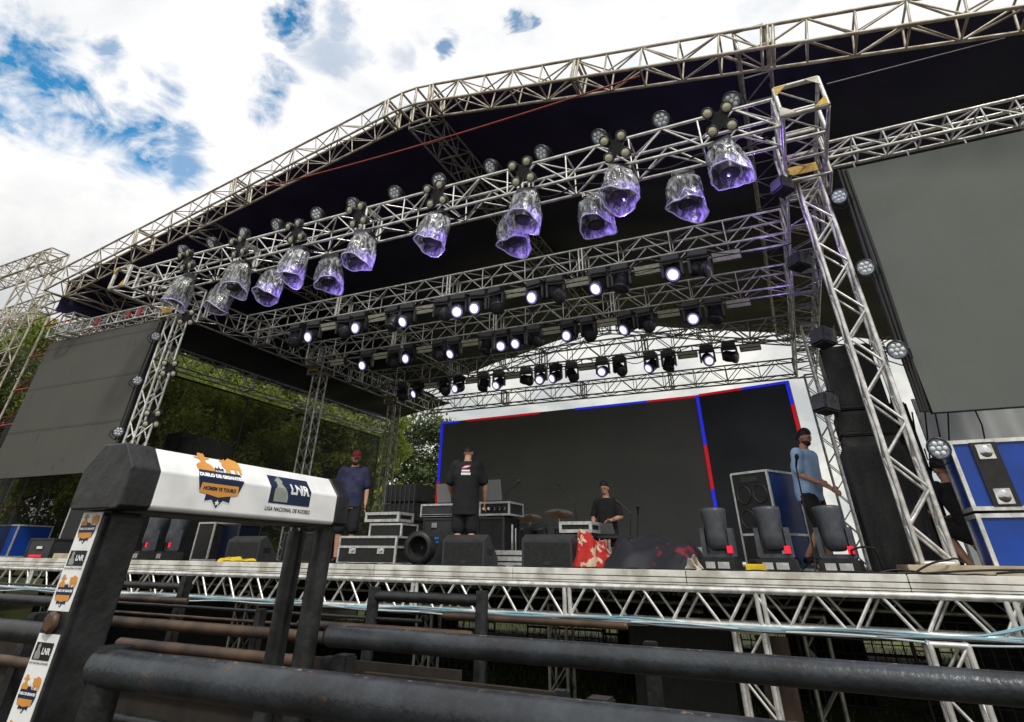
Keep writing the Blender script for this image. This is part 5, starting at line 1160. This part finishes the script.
# ------------------------------------------------------------------ shade net and trees
r = thing('shade_net', 'dark shade net hanging on the left side of the stage', 'net', (XE, 14, GROUND))
f = MB(); vs = []
for i in range(41):
    y = 7.85+13.15*i/40; vs += [(XE-.1+.06*math.sin(i*1.2), y, GROUND), (XE-.1, y, 4.5)]
f.add(vs, [(2*i, 2*i+1, 2*i+3, 2*i+2) for i in range(40)], True); f.build('mesh_sheet', M['net'], r)
f = MB().tube((XE-.1, 7.85, 4.52), (XE-.1, 21, 4.52), .03).tube((XE-.1, 7.85, 1.7), (XE-.1, 21, 1.7), .02)
for y in (10.5, 13.5, 16.5, 20.9): f.tube((XE-.1, y, GROUND), (XE-.1, y, 4.5), .025)
f.build('frame_tube', M['blackmetal'], r)
r = thing('shade_net', 'dark torn shade net behind the left side screen', 'net', (-18, 9.5, GROUND))
f = MB(); a = V((XE-.5, 7.9, 0)); b_ = V((-20.5, 9.2, 0)); vs = []
for i in range(21):
    p = a.lerp(b_, i/20); vs += [(p.x, p.y, GROUND), (p.x, p.y+.1*math.sin(i), 5.3-.12*i)]
f.add(vs, [(2*i, 2*i+1, 2*i+3, 2*i+2) for i in range(20)], True); f.build('mesh_sheet', M['net'], r)

def crown_mesh(seed, rad, hgt, n, leaf, m, base_z):
    rnd = random.Random(seed); f = MB(); cl = []
    for _ in range(46):
        u = rnd.random(); a = rnd.uniform(0, 6.28); rr = rad*math.sqrt(rnd.random())*(math.sin(math.pi*(.12+.80*u))**.6); cl.append((V((rr*math.cos(a), rr*math.sin(a), base_z+hgt*u)), rad*rnd.uniform(.16, .34)))
    vs = []; fs = []
    for i in range(n):
        c, s_ = cl[rnd.randrange(len(cl))]; d = V((rnd.gauss(0, 1), rnd.gauss(0, 1), rnd.gauss(0, .8))); d = d.normalized()*s_*(rnd.random()**.4); p = c+d
        a = V((rnd.gauss(0, 1), rnd.gauss(0, 1), rnd.gauss(0, 1))).normalized(); b2 = a.orthogonal().normalized(); l = leaf*rnd.uniform(.6, 1.5)
        o = len(vs); vs += [p-a*l, p+b2*l*.45, p+a*l, p-b2*l*.45]; fs.append((o, o+1, o+2, o+3))
    f.add(vs, fs); return f
def tree(x, y, h, rad, label, mleaf, seed, n=9000, leaf=.11):
    rnd = random.Random(seed); r = thing('tree', label, 'tree', (x, y, GROUND), rnd.uniform(0, 6.28))
    f = MB(); f.path([(0, 0, 0), (.1, .05, h*.25), (-.05, .1, h*.5), (.05, 0, h*.75)], [h*.028, h*.022, h*.015, h*.006], 8)
    for k in range(9):
        a = k*2.4; z = h*(.25+.055*k); L_ = rad*.75
        f.path([(0, 0, z), (L_*.5*math.cos(a), L_*.5*math.sin(a), z+L_*.3), (L_*math.cos(a), L_*math.sin(a), z+L_*.55)], [h*.010, h*.006, h*.002], 5)
    f.build('trunk', M['bark'], r, True); crown_mesh(seed, rad, h*.80, n, leaf, None, h*.16).build('crown', mleaf, r, True)
sp_ = [(-30, 13.5, 11.5, 3.8, 'm'), (-27.5, 18, 11.5, 4.2, 'm'), (-25, 23, 11.5, 4.4, 'm'), (-23.5, 28, 11.5, 4.6, 'm'), (-33, 22, 13.5, 5, 'd'), (-21.5, 14.5, 8.2, 3.2, 'm'), (-21.5, 18.5, 8.4, 3.4, 'm'), (-24, 21.5, 9.4, 3.4, 'm'), (-27, 33, 12, 5, 'd'),
       (-25.5, 38, 11, 4.8, 'd'), (-24, 43, 9.8, 4.6, 'd'), (-23.5, 49, 9.0, 4.6, 'd'), (-22.5, 56, 8.0, 4.4, 'd'), (-19.8, 22.4, 6.6, 1.7, 'y'), (-35, 15, 12.5, 4.4, 'm'), (-27, 10, 9, 3.2, 'l')]
tl = ['at the left edge, broad and pale green, behind the scaffold', 'dark green and tall, behind the left shade net', 'dark, standing over the net beside the grey tower', 'tall dark crown left of the cloudy gap', 'big dark one rising behind the others at the left', 'low and dark, close behind the net under the eave truss',
      'low dark one in the middle of the net', 'dark one behind the left speaker stack', 'dark crown just left of the man in the red cap', 'dark one right of the man in the red cap', 'smaller dark one on the falling treeline', 'small dark one near the LED wall edge', 'smallest dark one by the LED wall foot', 'bright yellow-green one between the tower and the man', 'pale green one farthest left', 'low pale green one behind the left screen']
for k, (x, y, h, rad, c) in enumerate(sp_):
    tree(x, y, h, rad, 'leafy tree, '+tl[k], M[{'y': 'leaf_y', 'd': 'leaf', 'l': 'leaf_l', 'm': 'leaf_m'}[c]], 100+k, 24000 if y < 30 else 13000, .10 if y < 20 else .14 if y < 30 else .18)
# palm at the right
r = thing('palm_tree', 'dark palm crown above the blue cases at the right', 'palm tree', (Xof(1003, 15, 2.6), 15, GROUND))
zp = onY(1003, 438, 15).z-GROUND
MB().path([(0, 0, 0), (.1, 0, zp*.5), (0, 0, zp)], [.2, .16, .14], 8).build('trunk', M['bark'], r, True)
f = MB(); rnd = random.Random(4)
for k in range(26):
    a = k*2.4; el = rnd.uniform(-.1, 1.1); L_ = rnd.uniform(1.0, 1.5); pr_ = None
    for s_ in range(14):
        t_ = s_/13; p = V((L_*t_*math.cos(a)*math.cos(el), L_*t_*math.sin(a)*math.cos(el), zp+L_*t_*math.sin(el)-.7*t_*t_))
        if pr_ is not None:
            sd_ = V((-math.sin(a), math.cos(a), 0)); 
            for sg in (-1, 1): f.add([pr_, p, p+sd_*sg*.28*(1-t_*.5)-V((0, 0, .12))], [(0, 1, 2)])
        pr_ = p
f.build('crown', M['leaf'], r, True)

# ------------------------------------------------------------------ foreground: the rodeo chute frame and rails
def oct_prof(x0, x1, z0, z1, bt, bb):  # bevelled beam section
    return [(x0, z0+bb), (x0+bb, z0), (x1-bb, z0), (x1, z0+bb), (x1, z1-bt), (x1-bt*.9, z1), (x0+bt*.9, z1), (x0, z1-bt)]
r = thing('bucking_chute', 'black and white rodeo chute frame with logo stickers in the foreground', 'chute frame', (-2.45, 2.1, GROUND))
BX0, BX1, BZ0, BZ1, BT = -2.60, -2.31, .150, .380, .09
prof = oct_prof(BX0, BX1, BZ0, BZ1, BT, .012)
def beam(y0, y1, g, m, nm):
    pr_ = [((x-(BX0+BX1)/2)*g+(BX0+BX1)/2, (z-(BZ0+BZ1)/2)*g+(BZ0+BZ1)/2) for x, z in prof]
    f = MB().prism(pr_, y1-y0, (0, y0, 0), (1, 0, 0), (0, 0, 1), (0, 1, 0)); o = f.build(nm, m, r)
    md = o.modifiers.new('b', 'BEVEL'); md.width = .006; md.segments = 3; return o
beam(1.632, 2.725, 1.0, M['white'], 'white_panel')
beam(1.50, 1.630, 1.03, M['pad'], 'end_cap'); beam(2.727, 2.83, 1.03, M['pad'], 'end_cap')
single_ = MB().box((BX0+.05, 1.6, BZ0-.012), (BX1-.05, 2.78, BZ0+.005)); single_.build('underside', M['pad'], r)
def post(x0, x1, y0, y1, z1, nm='post', b=.018, par=r, m='pad'):
    return MB().box((x0, y0, GROUND), (x1, y1, z1), b).build(nm, M[m], par)
post(-2.605, -2.43, 1.555, 1.72, BZ0-.005)
for px, y, rr in ((320, 2.80, .055), (293, 2.80, .050)):
    x = Xof(px, y, .0); MB().tube((x, y, GROUND), (x, y, BZ0-.025), rr, 20).build('post', M['pad'], r)
# second black upright tucked against the main post
MB().tube((-2.24, 1.62, GROUND), (-2.24, 1.62, -.27), .055, 20).build('short_post', M['pad'], r)
MB().lathe([(.034, 0), (.034, .016), (.026, .020)], (-2.525, 1.552, -.212), (0, -1, 0), 6, cap=True).build('bolt', M['pipe_brown'], r)
# sticker strips on the post
def flat_poly(poly, o, ux, uz, nrm, lift, m, nm, par):
    vs = [V(o)+V(ux)*x+V(uz)*y+V(nrm)*lift for x, y in poly]; return MB().add(vs, [tuple(range(len(vs)))]).build(nm, m, par)
FX = -2.522; FYs = 1.555
for z0, z1 in ((-.178, .140), (-.62, -.245)):
    MB().box((FX-.060, FYs-.0035, z0), (FX+.060, FYs-.001, z1)).build('sticker_strip', M['white'], r)
# emblem built from flat shapes: mapper(s,t,lift)->point
def art(b2, mp, lift):
    cr = getattr(mp, 'crease', None)
    if cr is not None:
        bmesh.ops.bisect_plane(b2, geom=b2.verts[:]+b2.edges[:]+b2.faces[:], plane_co=(0, cr, 0), plane_no=(0, 1, 0), dist=1e-6)
        bmesh.ops.split_edges(b2, edges=[e for e in b2.edges if all(abs(v.co.y-cr) < 1e-5 for v in e.verts)])
    bmesh.ops.triangulate(b2, faces=b2.faces[:])
    for v in b2.verts: v.co = mp(v.co.x, v.co.y, lift)
def art_obj(b2, nm, m, par):
    me = bpy.data.meshes.new(nm); b2.to_mesh(me); b2.free(); me.materials.append(m); me.transform(Matrix.Translation(-V(par.location)))
    return link(bpy.data.objects.new(nm, me), par)
def art_shape(poly, sc_, mp, lift, m, nm, par):
    b2 = bmesh.new(); vv = [b2.verts.new((p[0]*sc_, p[1]*sc_, 0)) for p in poly]; fc = b2.faces.new(vv); bmesh.ops.triangulate(b2, faces=[fc]); art(b2, mp, lift); return art_obj(b2, nm, m, par)
def art_text(s, size, x, y, sc_, mp, lift, m, off, par, sx=1.0):
    vs, fs = text_mb(s, size*sc_, off=off*sc_); b2 = bmesh.new(); vv = [b2.verts.new((v.x*sx+x*sc_, v.y+y*sc_, 0)) for v in vs]
    for f_ in fs:
        try: b2.faces.new([vv[i] for i in f_])
        except ValueError: pass
    art(b2, mp, lift); return art_obj(b2, 'lettering', m, par)
def emblem(mp, sc_, par, small=False):
    def sh(poly, lift, m, nm):
        return art_shape(poly, sc_, mp, lift, m, nm, par)
    def tx(t_, size, x, y, lift, m, off=.0): return art_text(t_, size, x, y, sc_, mp, lift, m, off, par)
    shield = [(-1.05, .30), (1.05, .30), (1.15, -.10), (.98, -.55), (.62, -.60), (.62, -.92), (.28, -.86), (0, -1.15), (-.28, -.86), (-.62, -.92), (-.62, -.60), (-.98, -.55), (-1.15, -.10)]
    sh([(x*1.06, y*1.05) for x, y in shield], .0012, M['white'], 'shield_outline') if not small else None
    sh(shield, .0018, M['navyprint'], 'shield')
    # hat and shoulders of a rider, bulk of a bull
    rider = [(-1.08, .28), (-1.12, .50), (-1.02, .62), (-.86, .68), (-.84, .76), (-.88, .86), (-1.10, .90), (-1.14, .96), (-.96, .95), (-.92, 1.16), (-.80, 1.20), (-.72, 1.16), (-.62, 1.19), (-.56, .97), (-.36, 1.0), (-.38, .93), (-.58, .87), (-.60, .76), (-.58, .69), (-.40, .62), (-.28, .48), (-.22, .28)]
    bull = [(.34, .30), (.36, .52), (.26, .60), (.20, .76), (.28, .84), (.16, .92), (.14, 1.06), (.24, .98), (.34, .98), (.40, 1.10), (.46, .99), (.66, 1.16), (.86, 1.10), (1.04, 1.06), (1.18, .94), (1.22, .60), (1.18, .30), (1.08, .30), (1.06, .55), (.98, .60), (.94, .30), (.84, .30), (.82, .56), (.60, .54), (.58, .30), (.48, .30), (.48, .50), (.42, .30)]
    sh(rider, .0024, M['orange'], 'rider_figure'); sh(bull, .0024, M['orange'], 'bull_figure')
    sh([(-.28, .30), (-.20, .52), (-.06, .44), (0, .62), (.06, .44), (.20, .52), (.24, .30)], .0024, M['navyprint'], 'crown_mark')
    sh([(-.92, -.28), (.92, -.28), (.96, -.62), (0, -.76), (-.96, -.62)], .0026, M['orange'], 'ribbon')
    if small: tx('DUELO DE GIGANTES', .215, 0, .02, .003, M['white'], .014)
    else:
        tx('DUELO DE GIGANTES', .222, 0, .03, .0032, M['white'], .020); tx('HOMEM VS TOURO', .185, 0, -.47, .0036, M['navyprint'], .008); tx('RODEIO', .12, 0, .30, .0034, M['white'], .004)
    sh([(0, -.84), (.04, -.92), (.12, -.93), (.06, -.98), (.08, -1.06), (0, -1.01), (-.08, -1.06), (-.06, -.98), (-.12, -.93), (-.04, -.92)], .003, M['white'], 'star')
def lnr(mp, sc_, par, small=False):
    def sh(poly, lift, m, nm): return art_shape(poly, sc_, mp, lift, m, nm, par)
    def tx(t_, size, x, y, lift, m, off=0): return art_text(t_, size, x, y, sc_, mp, lift, m, off, par)
    k = M['navyprint'] if not small else M['black']
    sh([(-1.2, -.45), (1.2, -.45), (1.2, .75), (-1.2, .75)], .0018, k, 'badge_field')
    fig = [(-.95, -.38), (-.98, .05), (-.82, .20), (-.80, .42), (-.90, .48), (-.74, .62), (-.62, .72), (-.50, .60), (-.42, .46), (-.50, .40), (-.44, .20), (-.25, .02), (-.15, -.20), (-.18, -.38)]
    sh(fig, .0026, M['greenbanner'], 'cowboy_figure'); sh([(-.70, -.38), (-.30, -.38), (-.28, .0), (-.62, .05)], .0032, M['silver'], 'figure_detail')
    tx('LNR', .60, .50, .15, .0036, M['white'], .022)
    tx('LIGA NACIONAL DE RODEIO', .20, 0, -.66, .0022, M['black'], .004)
# stickers on the front face of the post
def post_map(cx_, cz): return lambda s, t_, l: V((cx_+s, FYs-.0035-l, cz+t_))
emblem(post_map(FX, .082), .043, r, True); lnr(post_map(FX, -.020), .041, r, True); emblem(post_map(FX, -.118), .043, r, True)
emblem(post_map(FX, -.410), .043, r, True); lnr(post_map(FX, -.300), .041, r, True); emblem(post_map(FX, -.53), .043, r, True)
# stickers on the beam: t runs up the vertical face and over the bevel; s runs along +Y
hv = (BZ1-BT)-(BZ0+.012); bl_ = math.hypot(BT*.9, BT); bd = V((-BT*.9, 0, BT)).normalized(); bn = V((BT, 0, BT*.9)).normalized()
def beam_map(cy, t0):
    def f(s, t_, l):
        t2 = t_+t0
        if t2 <= hv: return V((BX1+l, cy+s, BZ0+.012+t2))
        k = t2-hv; return V((BX1, cy+s, BZ1-BT))+bd*k+bn*l
    f.crease = hv-t0; return f
emblem(beam_map(1.935, .138), .108, r); lnr(beam_map(2.37, .112), .118, r)
# rails
def rail(name, px0, px1, Y, z, rr, m, label, x0=None, x1=None, cat='pipe rail', dY=0):
    a = Xof(px0, Y, z) if x0 is None else x0; b_ = Xof(px1, Y, z) if x1 is None else x1
    f = MB(); n = 30; rnd = random.Random(int(Y*100)); pts = [(a+(b_-a)*i/n, Y+dY*i/n, z+rnd.uniform(-.0012, .0012)) for i in range(n+1)]
    f.path(pts, rr, 24); f.lathe([(rr, 0), (rr*.8, .02), (.01, .03)], pts[0], (-1, 0, 0), 24); f.lathe([(rr, 0), (rr*.8, .02)], pts[-1], (1, 0, 0), 24)
    return single(name, f, m, label, cat, base=(a, Y, z-rr))
rail('pipe_rail', 0, 0, 1.60, -.325, .052, M['pipe'], 'thick scuffed black pipe rail nearest the camera', x0=-2.27, x1=1.9)
rail('pipe_rail', 0, 0, 2.80, -.338, .046, M['pipe'], 'long black pipe rail behind the nearest one', x0=-2.28, x1=3.4)
rail('pipe_rail', 96, 432, 4.4, -.548, .042, M['pipe_brown'], 'rusty brown pipe rail ending behind the second rail')
rail('pipe_rail', 120, 300, 3.5, -.565, .035, M['pipe_brown'], 'dark brown pipe low between the posts of the chute frame')
rail('pipe_rail', -120, 92, 4.3, -.42, .045, M['pad'], 'black pipe rail at the far left behind the gate post')
rail('pipe_rail', -120, 90, 2.3, -.365, .05, M['pad'], 'thick black pipe at the left edge near the gate post')
rail('pipe_rail', 445, 625, 5.6, -.46, .028, M['pipe_brown'], 'thin rusty pipe just below the teal cables')
rail('pipe_rail', 100, 420, 5.2, -.475, .014, M['pad'], 'thin black rod across behind the chute frame')
rail('pipe_rail', 100, 340, 4.9, -.53, .012, M['pipe_brown'], 'thin rusty rod above the brown pipe rail')
rail('pipe_rail', -120, 95, 5.2, -.35, .012, M['pad'], 'thin black rod at the left under the stage edge')
rail('pipe_rail', 112, 190, 5.4, -.31, .035, M['pad'], 'short black pipe between the gate post and a dark upright')
rail('pipe_rail', 300, 470, 4.9, -.52, .03, M['pipe_brown'], 'rusty pipe crossing behind the long black rail')
rail('pipe_rail', 118, 186, 5.0, -.41, .025, M['pipe_brown'], 'short rusty pipe left of the dark upright')
rail('pipe_rail', -120, 88, 2.9, -.62, .03, M['pipe_brown'], 'rusty pipe at the bottom left corner')
# little gate frame in the middle
r2 = thing('cattle_gate', 'small black gate panel standing below the stage front truss', 'gate', (Xof(430, 5.2, -1), 5.2, GROUND))
xa, xb = Xof(374, 5.2, -.3), Xof(482, 5.2, -.3)
for x in (xa, xb): MB().tube((x, 5.2, GROUND), (x, 5.2, -.235), .055, 14).build('post', M['pad'], r2)
MB().tube((xa, 5.2, -.305), (xb, 5.2, -.305), .042, 16).build('top_rail', M['pad'], r2)
for z in (-.62, -.95): MB().tube((xa, 5.2, z), (xb, 5.2, z), .035, 12).build('lower_rail', M['pipe_brown'], r2)
for k, (px, Y, zt_, w) in enumerate(((188, 5.3, -.20, .05), (262, 4.6, -.4, .04), (40, 3.0, -.36, .05), (560, 4.6, -.75, .05), (650, 6.3, -.62, .06), (880, 5.0, -.9, .05), (345, 3.1, -.45, .05), (600, 3.3, -.55, .06), (330, 4.0, -.6, .05))):
    x = Xof(px, Y, zt_); single('gate_post', MB().box((x-w, Y-w, GROUND), (x+w, Y+w, zt_), .01), M['pad'], ['dark upright behind the chute frame, top against the stage beam', 'thin dark upright just left of the far chute posts', 'dark upright at the left edge behind the gate post', 'short dark upright under the middle of the long rail', 'dark upright close to the stage front beam', 'short dark upright right of the stage leg', 'stub post beside the far end of the long rail', 'dark post right under the long black rail', 'low dark post behind the stub post'][k], 'post', 'dark uprights of the cattle chutes')
# lower chute walls: dark boards between the rails
for k, (x0, x1, y, z0, z1) in enumerate(((-5.0, -2.9, 3.4, GROUND, -.60), (-2.2, -1.15, 3.0, GROUND, -.50), (-3.9, -2.5, 4.6, -1.6, -.70), (-8, -5.2, 3.6, GROUND, -.62))):
    r3 = thing('chute_wall', ['dark chute wall between the far left rails', 'dark chute wall below the long black rail', 'dark chute wall behind the stub post', 'dark chute wall in the bottom left corner'][k], 'chute wall', ((x0+x1)/2, y, z0), 0)
    MB().box((x0, y, z0), (x1, y+.03, z1)).build('boards', M['darkboard'], r3)
    for i in range(4): MB().tube((x0, y-.04, z1-.33-.24*i), (x1, y-.04, z1-.33-.24*i), .028, 10).build('rail', M['pipe_brown' if i % 2 else 'pad'], r3); MB().tube((x0, y-.03, z1-.15), (x1, y-.03, z1-.15), .025, 10).build('rail', M['pipe_brown'], r3)

# ------------------------------------------------------------------ sky, sun
w = bpy.data.worlds.new('World'); sc.world = w; w.use_nodes = True; nt = w.node_tree; N = nt.nodes; L = nt.links; bg = N['Background']
SUN_EL, SUN_AZ = R(50), R(38)   # azimuth of the sun measured from -Y towards -X
sd = V((math.sin(SUN_AZ)*math.cos(SUN_EL), -math.cos(SUN_AZ)*math.cos(SUN_EL), math.sin(SUN_EL)))
sky = N.new('ShaderNodeTexSky'); sky.sky_type = 'NISHITA'; sky.sun_disc = False; sky.sun_elevation = SUN_EL; sky.sun_rotation = math.atan2(sd.x, sd.y)
sky.air_density = 1.0; sky.ozone_density = 2.0
tc = N.new('ShaderNodeTexCoord')
def noise(sc_, det, off=(0, 0, 0), dist=0):
    mp = N.new('ShaderNodeMapping'); mp.inputs['Location'].default_value = off; mp.inputs['Scale'].default_value = (1, 1, 1.6); L.new(tc.outputs['Generated'], mp.inputs[0])
    n = N.new('ShaderNodeTexNoise'); n.inputs['Scale'].default_value = sc_; n.inputs['Detail'].default_value = det; n.inputs['Roughness'].default_value = .6; n.inputs['Distortion'].default_value = dist; L.new(mp.outputs[0], n.inputs['Vector']); return n
def math_(op, a, b_=None, clamp=False):
    m_ = N.new('ShaderNodeMath'); m_.operation = op; m_.use_clamp = clamp
    for i, q_ in enumerate((a, b_)):
        if q_ is None: continue
        if isinstance(q_, (int, float)): m_.inputs[i].default_value = q_
        else: L.new(q_, m_.inputs[i])
    return m_.outputs[0]
nz = noise(7, 9, (3, 1, 2), .6); nw = N.new('ShaderNodeVectorMath'); nw.operation = 'SCALE'; nw.inputs['Scale'].default_value = .16
sub_ = N.new('ShaderNodeVectorMath'); sub_.operation = 'SUBTRACT'; L.new(nz.outputs['Color'], sub_.inputs[0]); sub_.inputs[1].default_value = (.5, .5, .5); L.new(sub_.outputs[0], nw.inputs[0])
wv = N.new('ShaderNodeVectorMath'); wv.operation = 'ADD'; L.new(tc.outputs['Generated'], wv.inputs[0]); L.new(nw.outputs[0], wv.inputs[1])
acc = None
for px, py, rad_, st_ in ((50, 98, .055, 1.0), (95, 112, .06, 1.0), (135, 135, .05, 1.0), (155, 95, .045, .8), (178, 155, .035, .8), (0, 65, .045, 1), (105, 68, .03, .7), (28, 30, .03, .5), (278, 82, .035, .9), (262, 108, .03, .7), (288, 12, .045, 1.0), (335, 45, .05, .45), (395, 45, .04, .35), (443, 47, .022, .8), (520, 28, .018, .8), (335, 15, .03, .5)):
    d = V(ray(px, py)).normalized(); di = N.new('ShaderNodeVectorMath'); di.operation = 'DISTANCE'; L.new(wv.outputs[0], di.inputs[0]); di.inputs[1].default_value = d
    mr = N.new('ShaderNodeMapRange'); mr.interpolation_type = 'SMOOTHSTEP'; mr.inputs['From Min'].default_value = rad_*1.35; mr.inputs['From Max'].default_value = rad_*.45; mr.inputs['To Max'].default_value = st_; L.new(di.outputs['Value'], mr.inputs['Value'])
    acc = mr.outputs[0] if acc is None else math_('MAXIMUM', acc, mr.outputs[0])
nf = noise(11, 8, (0, 5, 1), .3)
fr = N.new('ShaderNodeMapRange'); fr.inputs['From Min'].default_value = .36; fr.inputs['From Max'].default_value = .53; L.new(nf.outputs['Fac'], fr.inputs['Value'])
gap = math_('MULTIPLY', acc, fr.outputs[0], True)
# random gaps elsewhere in the dome (away from the view)
n2 = noise(2.2, 8, (7, 2, 4)); g2 = N.new('ShaderNodeMapRange'); g2.inputs['From Min'].default_value = .62; g2.inputs['From Max'].default_value = .74; g2.inputs['To Max'].default_value = .35; L.new(n2.outputs['Fac'], g2.inputs['Value'])
gap = math_('MAXIMUM', gap, g2.outputs[0])
skb = N.new('ShaderNodeVectorMath'); skb.operation = 'MULTIPLY'; L.new(sky.outputs[0], skb.inputs[0]); skb.inputs[1].default_value = (.05, .175, .205)
# cloud tone: white with soft grey undersides, greyer and warmer near the horizon
n3 = noise(3.2, 8, (1, 1, 1), .4); cr = N.new('ShaderNodeValToRGB'); e = cr.color_ramp.elements; e[0].position = .30; e[0].color = (.78, .82, .85, 1); e[1].position = .52; e[1].color = (1.06, 1.05, 1.05, 1)
L.new(n3.outputs['Fac'], cr.inputs['Fac'])
sx = N.new('ShaderNodeSeparateXYZ'); L.new(tc.outputs['Generated'], sx.inputs[0]); lo_ = N.new('ShaderNodeMapRange'); lo_.inputs['From Min'].default_value = .48; lo_.inputs['From Max'].default_value = .22; L.new(sx.outputs['Z'], lo_.inputs['Value'])
n4 = noise(5, 8, (2, 6, 3), .5); cr2 = N.new('ShaderNodeValToRGB'); e = cr2.color_ramp.elements; e[0].position = .38; e[0].color = (.55, .58, .58, 1); e[1].position = .60; e[1].color = (1.0, .98, .88, 1); L.new(n4.outputs['Fac'], cr2.inputs['Fac'])
cm = N.new('ShaderNodeMix'); cm.data_type = 'RGBA'; L.new(lo_.outputs[0], cm.inputs[0]); L.new(cr.outputs[0], cm.inputs[6]); L.new(cr2.outputs[0], cm.inputs[7])
mx = N.new('ShaderNodeMix'); mx.data_type = 'RGBA'; L.new(gap, mx.inputs[0]); L.new(cm.outputs[2], mx.inputs[6]); L.new(skb.outputs[0], mx.inputs[7])
L.new(mx.outputs[2], bg.inputs['Color']); bg.inputs['Strength'].default_value = 1.0
sl = bpy.data.lights.new('sun', 'SUN'); sl.energy = 2.3; sl.angle = R(8); sl.color = (1, .95, .87); so = bpy.data.objects.new('sun', sl); col.objects.link(so)
so.rotation_euler = sd.to_track_quat('Z', 'Y').to_euler()
sc.view_settings.view_transform = 'Standard'; sc.view_settings.look = 'None'; sc.view_settings.exposure = 0
